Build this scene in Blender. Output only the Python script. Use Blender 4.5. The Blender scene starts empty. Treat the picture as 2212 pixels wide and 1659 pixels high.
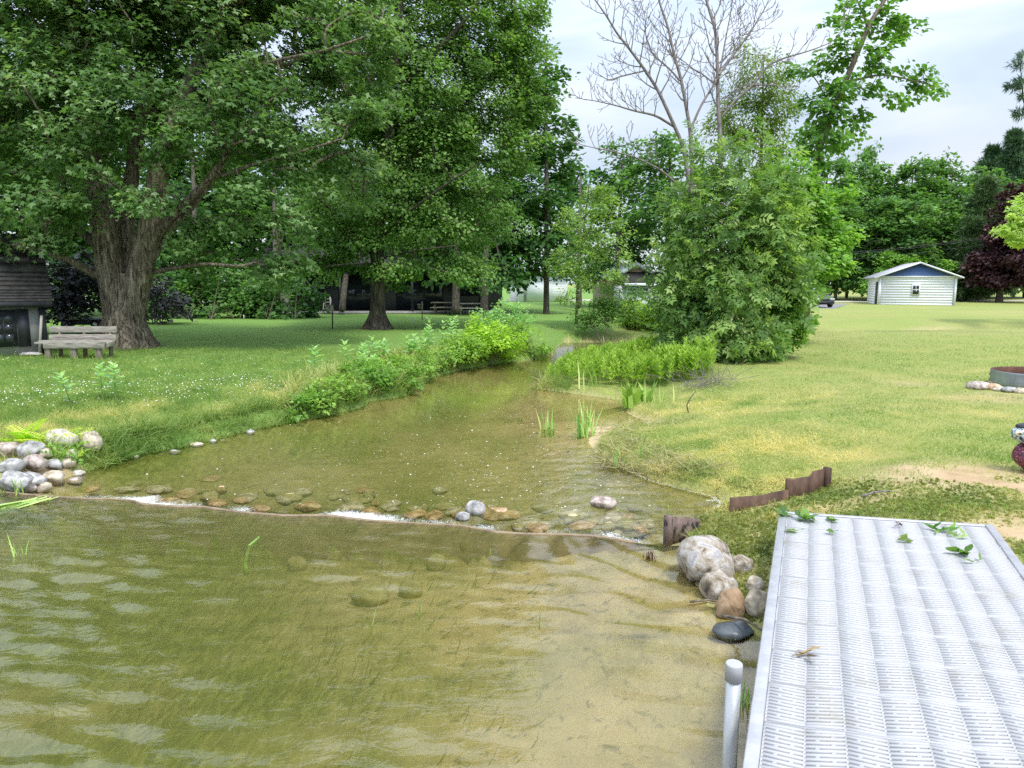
import bpy, bmesh, math, random
import numpy as np
from mathutils import Vector, Matrix

R = np.random.default_rng(11)
random.seed(5)
SC = bpy.context.scene
COL = SC.collection

# ------------------------------------------------------------------ camera, sky, sun
F_PX, HORIZ, ZC = 711.0, 282.5, 2.0
TH = math.atan((384 - HORIZ) / F_PX)
cam_d = bpy.data.cameras.new('camera')
cam_d.sensor_width = 36.0
cam_d.lens = F_PX / 1024 * 36
cam_d.clip_start = 0.05
cam_d.clip_end = 2000
cam = bpy.data.objects.new('camera', cam_d)
cam.location = (0, 0, ZC)
cam.rotation_euler = (math.pi / 2 - TH, 0, 0)
COL.objects.link(cam)
SC.camera = cam

SUN_EL, SUN_AZ = math.radians(62), math.radians(150)     # azimuth from +Y towards +X: behind right
world = bpy.data.worlds.new('World')
SC.world = world
world.use_nodes = True
wn, wl = world.node_tree.nodes, world.node_tree.links
wn.clear()
w_out = wn.new('ShaderNodeOutputWorld')
w_bg = wn.new('ShaderNodeBackground')
w_bg.inputs['Strength'].default_value = 0.11
w_sky = wn.new('ShaderNodeTexSky')
w_sky.sky_type = 'NISHITA'
w_sky.sun_disc = False
w_sky.sun_elevation = SUN_EL
w_sky.sun_rotation = SUN_AZ
w_sky.dust_density = 1.0
w_tc = wn.new('ShaderNodeTexCoord')
w_map = wn.new('ShaderNodeMapping')
w_map.inputs['Rotation'].default_value = (0.25, 0.12, 0.6)
w_map.inputs['Scale'].default_value = (0.9, 1.6, 5.0)
w_noise = wn.new('ShaderNodeTexNoise')
w_noise.inputs['Scale'].default_value = 1.7
w_noise.inputs['Detail'].default_value = 5
w_noise.inputs['Roughness'].default_value = 0.5
w_noise.inputs['Distortion'].default_value = 0.4
w_ramp = wn.new('ShaderNodeValToRGB')
w_ramp.color_ramp.elements[0].position = 0.34
w_ramp.color_ramp.elements[0].color = (0.22, 0.22, 0.22, 1)
w_ramp.color_ramp.elements[1].position = 0.66
w_ramp.color_ramp.elements[1].color = (1, 1, 1, 1)
w_mix = wn.new('ShaderNodeMixRGB')
w_mix.inputs['Color2'].default_value = (5.5, 5.95, 6.75, 1)
wl.new(w_tc.outputs['Generated'], w_map.inputs['Vector'])
wl.new(w_map.outputs['Vector'], w_noise.inputs['Vector'])
wl.new(w_noise.outputs['Fac'], w_ramp.inputs['Fac'])
wl.new(w_ramp.outputs['Color'], w_mix.inputs['Fac'])
wl.new(w_sky.outputs['Color'], w_mix.inputs['Color1'])
w_sep = wn.new('ShaderNodeSeparateXYZ')
w_zen = wn.new('ShaderNodeMapRange')          # a hazy overcast sky is brightest overhead
w_zen.inputs['From Min'].default_value = 0.15
w_zen.inputs['From Max'].default_value = 0.95
w_zen.inputs['To Min'].default_value = 1.0
w_zen.inputs['To Max'].default_value = 3.1
w_mul = wn.new('ShaderNodeVectorMath')
w_mul.operation = 'SCALE'
wl.new(w_tc.outputs['Generated'], w_sep.inputs[0])
wl.new(w_sep.outputs['Z'], w_zen.inputs['Value'])
wl.new(w_mix.outputs['Color'], w_mul.inputs[0])
wl.new(w_zen.outputs['Result'], w_mul.inputs['Scale'])
wl.new(w_mul.outputs['Vector'], w_bg.inputs['Color'])
wl.new(w_bg.outputs['Background'], w_out.inputs['Surface'])

sun_d = bpy.data.lights.new('sun', 'SUN')
sun_d.energy = 2.2
sun_d.angle = math.radians(10)
sun_d.color = (1.0, 0.95, 0.86)
sun = bpy.data.objects.new('sun', sun_d)
sdir = Vector((math.sin(SUN_AZ) * math.cos(SUN_EL), math.cos(SUN_AZ) * math.cos(SUN_EL), math.sin(SUN_EL)))
sun.rotation_euler = sdir.to_track_quat('Z', 'Y').to_euler()
sun.location = sdir * 60
COL.objects.link(sun)

vs = SC.view_settings
vs.view_transform = 'Standard'
vs.look = 'None'
vs.gamma = 1
vs.exposure = 0.48
SC.cycles.use_denoising = False
SC.cycles.max_bounces = 8
SC.cycles.diffuse_bounces = 4
SC.cycles.transmission_bounces = 4
SC.cycles.transparent_max_bounces = 8

# ------------------------------------------------------------------ geometry helpers
def ray(px, py):
    """direction through a point of the photograph (2212 wide grid), forward part along +Y"""
    u, v = px * 1024 / 2212, py * 1024 / 2212
    x, y = (u - 512) / F_PX, -(v - 384) / F_PX
    return np.array([x, math.cos(TH) + y * math.sin(TH), -math.sin(TH) + y * math.cos(TH)])

def W(px, py, z=0.0):
    d = ray(px, py)
    t = (z - ZC) / d[2]
    return np.array([d[0] * t, d[1] * t, z])

def P(px, py, Y):
    d = ray(px, py)
    t = Y / d[1]
    return np.array([d[0] * t, Y, ZC + d[2] * t])

def sst(x):
    x = np.clip(x, 0, 1)
    return x * x * (3 - 2 * x)

def vnoise(x, y, seed=0):
    xi, yi = np.floor(x).astype(np.int64), np.floor(y).astype(np.int64)
    xf, yf = x - xi, y - yi
    xf, yf = xf * xf * (3 - 2 * xf), yf * yf * (3 - 2 * yf)
    def h(a, b):
        n = (a * 374761393 + b * 668265263 + seed * 1442695041) & 0xffffffff
        n = ((n ^ (n >> 13)) * 1274126177) & 0xffffffff
        n = n ^ (n >> 16)
        return n / 4294967295.0
    return (h(xi, yi) * (1 - xf) + h(xi + 1, yi) * xf) * (1 - yf) + (h(xi, yi + 1) * (1 - xf) + h(xi + 1, yi + 1) * xf) * yf

def fbm(x, y, seed=0, o=4):
    s, a, t = 0, 1, 0
    for i in range(o):
        s = s + a * vnoise(x * 2 ** i, y * 2 ** i, seed + i * 17)
        t += a
        a *= 0.5
    return s / t

def nrm(a):
    return a / np.maximum(np.linalg.norm(a, axis=-1, keepdims=True), 1e-9)

class MB:
    """collects geometry that becomes ONE mesh object"""
    def __init__(self):
        self.V, self.F, self.T, self.n = [], [], [], 0
    def add(self, V, F, tint=None):
        V = np.asarray(V, float).reshape(-1, 3)
        if not isinstance(F, list) or (F and not isinstance(F[0], np.ndarray)):
            d = {}
            for f in F:
                d.setdefault(len(f), []).append(f)
            F = [np.array(v) for v in d.values()]
        for f in F:
            self.F.append(np.asarray(f, np.int64) + self.n)
        self.V.append(V)
        self.T.append(np.full(len(V), 0.5) if tint is None else np.broadcast_to(np.asarray(tint, float), (len(V),)))
        self.n += len(V)
        return self
    def box(self, c, s, rz=0, rot=None, tint=None):
        h = np.array(s) / 2
        v = np.array([[x, y, z] for z in (-1, 1) for y in (-1, 1) for x in (-1, 1)]) * h
        if rot is None:
            ca, sa = math.cos(rz), math.sin(rz)
            rot = np.array([[ca, -sa, 0], [sa, ca, 0], [0, 0, 1]])
        v = v @ np.array(rot).T + np.array(c)
        return self.add(v, [(0, 2, 3, 1), (4, 5, 7, 6), (0, 1, 5, 4), (2, 6, 7, 3), (0, 4, 6, 2), (1, 3, 7, 5)], tint)
    def tube(self, pts, rad, n=8, cap=True, tint=None, wob=0.0):
        pts = np.asarray(pts, float)
        m = len(pts)
        rad = np.broadcast_to(np.asarray(rad, float), (m,))
        t = np.gradient(pts, axis=0)
        t = nrm(t)
        ref = np.array([0.0, 0, 1]) if abs(t[:, 2]).mean() < 0.8 else np.array([1.0, 0, 0])
        b = nrm(np.cross(t, ref))
        c = np.cross(b, t)
        a = np.linspace(0, 2 * np.pi, n, endpoint=False)
        rr = rad[:, None] * np.ones(n)[None, :]
        if wob:
            rr = rr * (1 + wob * (R.random((m, n)) - .5))
        V = pts[:, None, :] + rr[:, :, None] * (np.cos(a)[None, :, None] * b[:, None, :] + np.sin(a)[None, :, None] * c[:, None, :])
        i = np.arange(m - 1)[:, None] * n + np.arange(n)[None, :]
        j = np.arange(m - 1)[:, None] * n + (np.arange(n)[None, :] + 1) % n
        q = np.stack([i, j, j + n, i + n], -1).reshape(-1, 4)
        F = [q]
        if cap and n <= 64:
            F += [np.array([list(range(n))[::-1]]), np.array([list(range((m - 1) * n, m * n))])]
        return self.add(V.reshape(-1, 3), F, tint)
    def scatter(self, tpl, Pn, T, N, S, tint):
        """place a leaf template: columns x across, y along T, z along N"""
        tv, tf = tpl
        T = nrm(T)
        B = nrm(np.cross(T, N))
        N2 = np.cross(B, T)
        S = np.broadcast_to(np.asarray(S, float), (len(Pn),))
        V = Pn[:, None, :] + S[:, None, None] * (tv[None, :, 0:1] * B[:, None, :] + tv[None, :, 1:2] * T[:, None, :] + tv[None, :, 2:3] * N2[:, None, :])
        k = len(tv)
        off = np.arange(len(Pn)) * k
        F = [(np.asarray(f)[None, :, :] + off[:, None, None]).reshape(-1, np.asarray(f).shape[1]) for f in tf]
        tint = np.broadcast_to(np.asarray(tint, float), (len(Pn),))
        return self.add(V.reshape(-1, 3), F, np.repeat(tint, k))
    def build(self, name, mat, parent=None, smooth=False, base=None, extra=None):
        V = np.concatenate(self.V)
        T = np.concatenate(self.T)
        if base is not None:
            V = V - np.asarray(base)[None, :]
        elif parent is not None:
            V = V - np.array(root_loc(parent))[None, :]
        me = bpy.data.meshes.new(name)
        me.vertices.add(len(V))
        me.vertices.foreach_set('co', V.astype(np.float32).ravel())
        tot = np.concatenate([np.full(len(f), f.shape[1]) for f in self.F])
        loops = np.concatenate([f.ravel() for f in self.F])
        me.loops.add(len(loops))
        me.loops.foreach_set('vertex_index', loops.astype(np.int32))
        me.polygons.add(len(tot))
        st = np.concatenate([[0], np.cumsum(tot)[:-1]])
        me.polygons.foreach_set('loop_start', st.astype(np.int32))
        if smooth:
            me.polygons.foreach_set('use_smooth', np.ones(len(tot), bool))
        at = me.attributes.new('tint', 'FLOAT', 'POINT')
        at.data.foreach_set('value', T.astype(np.float32))
        if extra:
            for k, a in extra.items():
                at = me.attributes.new(k, 'FLOAT', 'POINT')
                at.data.foreach_set('value', np.asarray(a, np.float32))
        me.update(calc_edges=True)
        me.validate()
        me.materials.append(mat)
        o = bpy.data.objects.new(name, me)
        COL.objects.link(o)
        if parent is not None:
            o.parent = parent
        elif base is not None:
            o.location = base
        return o

def root_loc(o):
    x = Vector((0, 0, 0))
    while o is not None:
        x += o.location
        o = o.parent
    return x

def tag(o, label=None, cat=None, group=None, kind=None):
    if label: o['label'] = label
    if cat: o['category'] = cat
    if group: o['group'] = group
    if kind: o['kind'] = kind
    return o

def thing(name, label, cat, loc=(0, 0, 0), group=None):
    o = bpy.data.objects.new(name, None)
    o.empty_display_size = 0.1
    o.location = tuple(float(v) for v in loc)
    COL.objects.link(o)
    return tag(o, label, cat, group)

def bevel(o, w=0.01, seg=2):
    m = o.modifiers.new('bevel', 'BEVEL')
    m.width, m.segments, m.limit_method = w, seg, 'ANGLE'
    return o

# ------------------------------------------------------------------ materials
def new_mat(name):
    m = bpy.data.materials.new(name)
    m.use_nodes = True
    n, l = m.node_tree.nodes, m.node_tree.links
    n.clear()
    out = n.new('ShaderNodeOutputMaterial')
    return m, n, l, out

def ramp_node(n, stops):
    r = n.new('ShaderNodeValToRGB')
    e = r.color_ramp.elements
    while len(e) < len(stops):
        e.new(0.5)
    for i, (p, c) in enumerate(stops):
        e[i].position = p
        e[i].color = (c[0], c[1], c[2], 1)
    return r

def noise_node(n, l, vec, scale, detail=4, rough=0.55, dist=0.0):
    t = n.new('ShaderNodeTexNoise')
    t.inputs['Scale'].default_value = scale
    t.inputs['Detail'].default_value = detail
    t.inputs['Roughness'].default_value = rough
    t.inputs['Distortion'].default_value = dist
    if vec is not None:
        l.new(vec, t.inputs['Vector'])
    return t

def coords(n, l, scale=(1, 1, 1), which='Object', rot=(0, 0, 0)):
    tc = n.new('ShaderNodeTexCoord')
    mp = n.new('ShaderNodeMapping')
    mp.inputs['Scale'].default_value = scale
    mp.inputs['Rotation'].default_value = rot
    l.new(tc.outputs[which], mp.inputs['Vector'])
    return mp.outputs['Vector']

def M(name, stops, scale=6, rough=0.7, bump=0.0, bscale=None, stretch=(1, 1, 1), metal=0, spec=0.4, detail=5, dist=0.0, bdist=0.02):
    m, n, l, out = new_mat(name)
    v = coords(n, l, stretch)
    t = noise_node(n, l, v, scale, detail, 0.6, dist)
    r = ramp_node(n, stops)
    l.new(t.outputs['Fac'], r.inputs['Fac'])
    b = n.new('ShaderNodeBsdfPrincipled')
    b.inputs['Roughness'].default_value = rough
    b.inputs['Metallic'].default_value = metal
    b.inputs['Specular IOR Level'].default_value = spec
    l.new(r.outputs['Color'], b.inputs['Base Color'])
    if bump:
        t2 = noise_node(n, l, v, bscale or scale * 3, 6, 0.65, dist)
        bp = n.new('ShaderNodeBump')
        bp.inputs['Strength'].default_value = bump
        bp.inputs['Distance'].default_value = bdist
        l.new(t2.outputs['Fac'], bp.inputs['Height'])
        l.new(bp.outputs['Normal'], b.inputs['Normal'])
    l.new(b.outputs['BSDF'], out.inputs['Surface'])
    return m

def leaf_mat(name, dark, mid, light, trans=0.47, rough=0.5, spec=0.35, g=1.58):
    dark, mid, light = [tuple(min(.8, v * g) for v in c) for c in (dark, mid, light)]
    m, n, l, out = new_mat(name)
    a = n.new('ShaderNodeAttribute')
    a.attribute_name = 'tint'
    r = ramp_node(n, [(0.0, dark), (0.5, mid), (1.0, light)])
    l.new(a.outputs['Fac'], r.inputs['Fac'])
    b = n.new('ShaderNodeBsdfPrincipled')
    b.inputs['Roughness'].default_value = rough
    b.inputs['Specular IOR Level'].default_value = spec
    l.new(r.outputs['Color'], b.inputs['Base Color'])
    t = n.new('ShaderNodeBsdfTranslucent')
    mul = n.new('ShaderNodeMixRGB')
    mul.blend_type = 'MULTIPLY'
    mul.inputs['Fac'].default_value = 1
    mul.inputs['Color2'].default_value = (1.25, 1.3, 0.6, 1)
    l.new(r.outputs['Color'], mul.inputs['Color1'])
    l.new(mul.outputs['Color'], t.inputs['Color'])
    mx = n.new('ShaderNodeMixShader')
    mx.inputs['Fac'].default_value = trans
    l.new(b.outputs['BSDF'], mx.inputs[1])
    l.new(t.outputs['BSDF'], mx.inputs[2])
    l.new(mx.outputs['Shader'], out.inputs['Surface'])
    return m

LM_maple = leaf_mat('silver_maple_leaf', (0.038, 0.082, 0.022), (0.085, 0.165, 0.045), (0.33, 0.42, 0.24))
LM_maple2 = leaf_mat('maple_leaf', (0.050, 0.105, 0.024), (0.108, 0.205, 0.050), (0.235, 0.35, 0.11))
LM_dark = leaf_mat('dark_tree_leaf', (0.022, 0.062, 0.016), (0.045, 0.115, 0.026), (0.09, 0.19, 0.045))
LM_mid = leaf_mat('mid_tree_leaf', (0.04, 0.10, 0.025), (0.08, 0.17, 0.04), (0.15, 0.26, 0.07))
LM_wood = leaf_mat('wood_leaf', (0.035, 0.090, 0.022), (0.082, 0.175, 0.042), (0.18, 0.31, 0.085))
LM_ash = leaf_mat('ash_leaf', (0.05, 0.105, 0.028), (0.12, 0.21, 0.052), (0.31, 0.41, 0.13))
LM_elder = leaf_mat('box_elder_leaf', (0.08, 0.17, 0.03), (0.14, 0.27, 0.05), (0.24, 0.38, 0.09))
LM_pale = leaf_mat('small_tree_leaf', (0.10, 0.18, 0.045), (0.17, 0.27, 0.07), (0.29, 0.39, 0.13))
LM_poplar = leaf_mat('tall_tree_leaf', (0.05, 0.12, 0.025), (0.09, 0.20, 0.035), (0.17, 0.30, 0.06))
LM_birch = leaf_mat('birch_leaf', (0.07, 0.12, 0.02), (0.13, 0.19, 0.035), (0.22, 0.28, 0.06))
LM_lime = leaf_mat('lime_shrub_leaf', (0.12, 0.22, 0.02), (0.25, 0.40, 0.04), (0.40, 0.54, 0.09))
LM_bush = leaf_mat('bank_shrub_leaf', (0.08, 0.15, 0.03), (0.17, 0.28, 0.055), (0.30, 0.42, 0.12), g=1.8, trans=.5)
LM_willow = leaf_mat('marsh_plant_leaf', (0.11, 0.20, 0.028), (0.22, 0.345, 0.055), (0.37, 0.48, 0.115), g=1.35)
LM_milk = leaf_mat('milkweed_leaf', (0.13, 0.26, 0.10), (0.22, 0.38, 0.16), (0.40, 0.55, 0.26))
LM_purple = leaf_mat('purple_maple_leaf', (0.026, 0.012, 0.014), (0.052, 0.022, 0.025), (0.105, 0.050, 0.048), trans=0.25)
LM_darkpurple = leaf_mat('dark_shrub_leaf', (0.014, 0.016, 0.018), (0.03, 0.03, 0.033), (0.07, 0.065, 0.07), trans=0.15)
LM_pine = leaf_mat('pine_needle', (0.025, 0.06, 0.028), (0.055, 0.105, 0.05), (0.11, 0.17, 0.085), trans=0.15)
LM_spruce = leaf_mat('conifer_needle', (0.03, 0.065, 0.022), (0.065, 0.115, 0.04), (0.12, 0.17, 0.065), trans=0.15)
LM_varieg = leaf_mat('pale_maple_leaf', (0.20, 0.30, 0.07), (0.34, 0.44, 0.13), (0.52, 0.60, 0.26))
LM_fern = leaf_mat('fern_leaf', (0.16, 0.30, 0.02), (0.30, 0.46, 0.04), (0.48, 0.62, 0.10))
LM_grass = leaf_mat('grass_blade', (0.075, 0.160, 0.032), (0.21, 0.275, 0.080), (0.52, 0.45, 0.22), trans=0.45, rough=0.6, g=1.5)
LM_reed = leaf_mat('reed_blade', (0.10, 0.22, 0.05), (0.20, 0.34, 0.08), (0.42, 0.46, 0.18), trans=0.25)
LM_debris = leaf_mat('cut_reed', (0.09, 0.08, 0.035), (0.17, 0.16, 0.065), (0.27, 0.25, 0.12), trans=0.15)
LM_weed = leaf_mat('water_weed', (0.10, 0.11, 0.035), (0.15, 0.16, 0.055), (0.21, 0.21, 0.085), trans=0.3)
LM_ivy = leaf_mat('ground_cover_leaf', (0.08, 0.095, 0.025), (0.165, 0.18, 0.05), (0.33, 0.30, 0.12), g=1.35)
LM_clover = leaf_mat('clover_flower', (0.55, 0.55, 0.45), (0.75, 0.75, 0.66), (0.85, 0.85, 0.8), trans=0.1, g=1)
LM_fleck = leaf_mat('floating_fleck', (0.5, 0.5, 0.42), (0.7, 0.7, 0.62), (0.85, 0.85, 0.8), trans=0.1, g=1)

def bark_mat(name, c1, c2, c3, vs_=1.0, bump=0.9):
    m, n, l, out = new_mat(name)
    v = coords(n, l, (9 * vs_, 9 * vs_, 1.3 * vs_))
    t = noise_node(n, l, v, 1.6, 8, 0.68, 0.8)
    r = ramp_node(n, [(0.38, c1), (0.52, c2), (0.66, c3)])
    l.new(t.outputs['Fac'], r.inputs['Fac'])
    b = n.new('ShaderNodeBsdfPrincipled')
    b.inputs['Roughness'].default_value = 0.95
    b.inputs['Specular IOR Level'].default_value = 0.15
    l.new(r.outputs['Color'], b.inputs['Base Color'])
    bp = n.new('ShaderNodeBump')
    bp.inputs['Strength'].default_value = bump
    bp.inputs['Distance'].default_value = 0.09
    l.new(t.outputs['Fac'], bp.inputs['Height'])
    l.new(bp.outputs['Normal'], b.inputs['Normal'])
    l.new(b.outputs['BSDF'], out.inputs['Surface'])
    return m

BK_maple = bark_mat('silver_maple_bark', (0.035, 0.028, 0.020), (0.22, 0.185, 0.135), (0.44, 0.38, 0.30), 1.25, 1.0)
BK_dark = bark_mat('dark_bark', (0.035, 0.030, 0.024), (0.10, 0.09, 0.07), (0.17, 0.15, 0.12))
BK_dead = bark_mat('dead_wood_bark', (0.13, 0.11, 0.11), (0.24, 0.21, 0.20), (0.36, 0.33, 0.31), 3, 0.3)
BK_mid = bark_mat('grey_brown_bark', (0.09, 0.075, 0.055), (0.20, 0.17, 0.13), (0.30, 0.26, 0.20), 2, 0.4)
STEM = M('green_stem', [(0.3, (0.16, 0.22, 0.07)), (0.7, (0.24, 0.30, 0.10))], 10, 0.7)

# ------------------------------------------------------------------ leaf templates (unit length along y)
def kite(w=0.5, fold=0.10, y0=0.0, base=0.42):
    v = np.array([[0, y0, 0], [-w / 2, base, fold], [0, 1, 0], [w / 2, base, fold]])
    return v, [np.array([[0, 3, 2, 1]])]
KITE = kite(0.55)
NARROW = kite(0.26, 0.04)
ROUND = (np.array([[0, 0, 0], [-.32, .2, .06], [-.36, .55, .08], [0, 1, -.02], [.36, .55, .08], [.32, .2, .06]]), [np.array([[0, 5, 4, 3, 2, 1]])])
_mv = np.array([[0, 0, 0], [-.30, .12, .03], [-.52, .45, .02], [-.17, .46, .05], [0, 1, -.05], [.17, .46, .05], [.52, .45, .02], [.30, .12, .03], [0, .4, .0]])
MAPLE = (_mv, [np.array([[0, 8, 2, 1], [0, 7, 6, 8]]), np.array([[8, 3, 2], [8, 6, 5]]), np.array([[8, 5, 4, 3]])])
def compose(parts):
    V, F4, n = [], [], 0
    for tpl, origin, direction, normal, s in parts:
        tv, tf = tpl
        d = np.array(direction, float); d /= np.linalg.norm(d)
        nn = np.array(normal, float)
        b = np.cross(d, nn); b /= np.linalg.norm(b)
        n2 = np.cross(b, d)
        V.append(np.array(origin) + s * (tv[:, 0:1] * b + tv[:, 1:2] * d + tv[:, 2:3] * n2))
        for f in tf:
            F4.append(np.asarray(f) + n)
        n += len(tv)
    return np.concatenate(V), [np.concatenate([f for f in F4 if f.shape[1] == k]) for k in sorted({f.shape[1] for f in F4})]
lf = kite(0.46, 0.06)
ASH = compose([(lf, (0, .78, 0), (0, 1, -.1), (0, 0, 1), .40)] + [(lf, (0, y, -.0), (s * .85, .55, -.15), (0, 0, 1), .36) for y in (.28, .52, .76) for s in (-1, 1)])
FERN = compose([(kite(.24, .03), (0, y, -.25 * y * y), (s, .45, -.1), (0, 0, 1), .34 * (1 - .75 * y) + .05) for y in np.linspace(.16, .95, 9) for s in (-1, 1)] + [(kite(.3), (0, .9, -.2), (0, 1, -.4), (0, 0, 1), .15)])
NEEDLE = compose([(kite(.12, .0), (0, 0, 0), (math.cos(a) * .8, .55, math.sin(a) * .8), (math.sin(a), .2, -math.cos(a)), 1.0) for a in np.linspace(0, 2 * np.pi, 6, endpoint=False)])
WHORL = compose([(kite(.34, .05), (0, y, 0), (math.cos(a + y * 5), .55 + y * .7, math.sin(a + y * 5)), (0, 1, 0), .34 * (1.15 - .55 * y)) for y in (.40, .62, .80, .93) for a in (0, 1.57, 3.14, 4.71)]
                + [(kite(.03, 0, 0, .5), (0, 0, 0), (0, 1, 0), (0, 0, 1), 1.0), (kite(.03, 0, 0, .5), (0, 0, 0), (0, 1, 0), (1, 0, 0), 1.0)])
def blade_tpl(w=0.06, bend=0.35):
    v = np.array([[-w / 2, 0, 0], [w / 2, 0, 0], [-w * .42, .5, bend * .22], [w * .42, .5, bend * .22], [0, 1 - bend * .25, bend]])
    return v, [np.array([[0, 1, 3, 2]]), np.array([[2, 3, 4]])]
BLADE, BLADE_LONG, REED = blade_tpl(0.10, .4), blade_tpl(0.05, .75), blade_tpl(0.055, .22)

# ------------------------------------------------------------------ ground plan
_wp = [(0, 1062), (110, 1022), (215, 988), (290, 966), (375, 952), (460, 932), (540, 914), (640, 896), (700, 885), (770, 870), (785, 857), (860, 847), (895, 830), (930, 806), (1000, 789), (1040, 782), (1190, 762), (1200, 744), (1215, 731), (1290, 726), (1380, 727), (1460, 723)]
_we = [(1500, 744), (1400, 750), (1312, 762), (1255, 779), (1195, 801), (1166, 830), (1230, 838), (1345, 853), (1372, 880), (1425, 897), (1425, 915), (1340, 918), (1310, 938), (1295, 958), (1350, 985), (1420, 1018), (1500, 1038), (1560, 1052), (1585, 1072), (1560, 1090), (1512, 1116), (1492, 1122), (1490, 1170), (1496, 1205), (1530, 1270), (1560, 1320), (1600, 1342), (1645, 1385)]
POLY = np.array([(-60, -40), (-60, 6.2), (-9, 6.9)] + [tuple(W(*p)[:2]) for p in _wp] + [(9, 29.5), (20, 32), (40, 33), (40, 30.5), (20, 29.5), (9.5, 27.3)] + [tuple(W(*p)[:2]) for p in _we] + [(1.75, 3.2), (2.8, 2.5), (6, 1.6), (60, 0), (60, -40)])

def sdpoly(x, y):
    x, y = np.asarray(x, float).ravel(), np.asarray(y, float).ravel()
    res = np.empty(len(x))
    A, B = POLY, np.roll(POLY, -1, 0)
    for s in range(0, len(x), 40000):
        X, Yy = x[s:s + 40000, None], y[s:s + 40000, None]
        ex, ey = (B - A)[:, 0], (B - A)[:, 1]
        t = np.clip(((X - A[:, 0]) * ex + (Yy - A[:, 1]) * ey) / (ex * ex + ey * ey), 0, 1)
        d = np.sqrt(((X - A[:, 0] - t * ex) ** 2 + (Yy - A[:, 1] - t * ey) ** 2).min(1))
        c = ((A[:, 1] > Yy) != (B[:, 1] > Yy)) & (X < ex * (Yy - A[:, 1]) / np.where(ey == 0, 1e-9, ey) + A[:, 0])
        res[s:s + 40000] = np.where(c.sum(1) % 2 == 1, d, -d)
    return res

_cr = [(-600, 1045), (0, 1060), (90, 1069), (187, 1075), (240, 1075), (288, 1079), (307, 1087), (378, 1092), (442, 1093), (517, 1104), (622, 1112), (703, 1111), (796, 1122), (922, 1129), (997, 1133), (1072, 1147), (1134, 1151), (1214, 1152), (1278, 1155), (1332, 1162), (1374, 1170), (1444, 1177)]
CREST = np.array([W(*p)[:2] for p in _cr])
def crest_y(x):
    return np.interp(x, CREST[:, 0], CREST[:, 1])
def left_side(x, y):
    return x < np.interp(y, [0, 6, 10, 14, 20, 28, 40, 60], [-2, -1.6, -0.9, -0.4, 0.9, 4.0, 12, 20])
FLAT = W(1260, 905)[:2]
def gauss(x, y, c, rx, ry=None):
    return np.exp(-((x - c[0]) / rx) ** 2 - ((y - c[1]) / (ry or rx)) ** 2)

def hgt(x, y, d=None):
    x, y = np.asarray(x, float).ravel(), np.asarray(y, float).ravel()
    if d is None:
        d = sdpoly(x, y)
    o, i = np.maximum(-d, 0), np.maximum(d, 0)
    L = left_side(x, y)
    nz = fbm(x * 1.1, y * 1.1, 3, 3) - .5
    zl = 0.12 * sst(o / .2) + 0.27 * sst(o / 2.2) + 0.05 * nz * sst(o / .4)
    rw = np.interp(y, [0, 3.4, 4.2, 5.3, 6.2, 7, 10, 16], [.8, .9, 1.5, 1.7, 1.5, 2.4, 3.0, 2.6])
    zr = 0.04 * sst(o / .2) + 0.33 * sst(o / rw) + 0.05 * nz * sst(o / .5)
    zr = zr - np.interp(y, [14, 30, 60], [0, .12, .27]) * sst(o / 3)
    z = np.where(L, zl, zr)
    lake = y < crest_y(x)
    dl = np.interp(x, [-6, -2, .6, 1.4], [.62, .45, .22, .14]) * sst(i / 1.6) + .03 * sst(i / .2)
    dc = .105 * np.clip(i / .05, 0, 1) + .34 * sst(i / 1.0)
    dc = dc * (1 - .68 * gauss(x, y, FLAT, 1.3, 1.6))
    dc = np.where(lake, 0, dc)
    s = y - crest_y(x)
    dc = np.where((s > 0) & (s < .6), dc * (.5 + .5 * sst(s / .6)), dc)
    bed = -np.where(lake, dl, dc) + (fbm(x * 2.3, y * 2.3, 9, 3) - .5) * .05 * sst(i / .4)
    return np.where(d > 0, bed, z)

def hz(x, y):
    return float(hgt(np.array([x]), np.array([y]))[0])

def G(px, py):
    z = 0.3
    for _ in range(8):
        p = W(px, py, z)
        z = 0.5 * z + 0.5 * hz(p[0], p[1])
    p = W(px, py, z)
    return np.array([p[0], p[1], hz(p[0], p[1])])

def on_ground(P2):
    return np.column_stack([P2, hgt(P2[:, 0], P2[:, 1])])

def Gmany(px, py):
    """photo points dropped on the terrain, vectorised"""
    u, v = px * 1024 / 2212, py * 1024 / 2212
    xr, yr = (u - 512) / F_PX, -(v - 384) / F_PX
    dY, dZ = math.cos(TH) + yr * math.sin(TH), -math.sin(TH) + yr * math.cos(TH)
    z = np.full(len(px), .25)
    for _ in range(6):
        t = (z - ZC) / dZ
        z = .5 * z + .5 * hgt(xr * t, dY * t)
    t = (z - ZC) / dZ
    return xr * t, dY * t, hgt(xr * t, dY * t)

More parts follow.
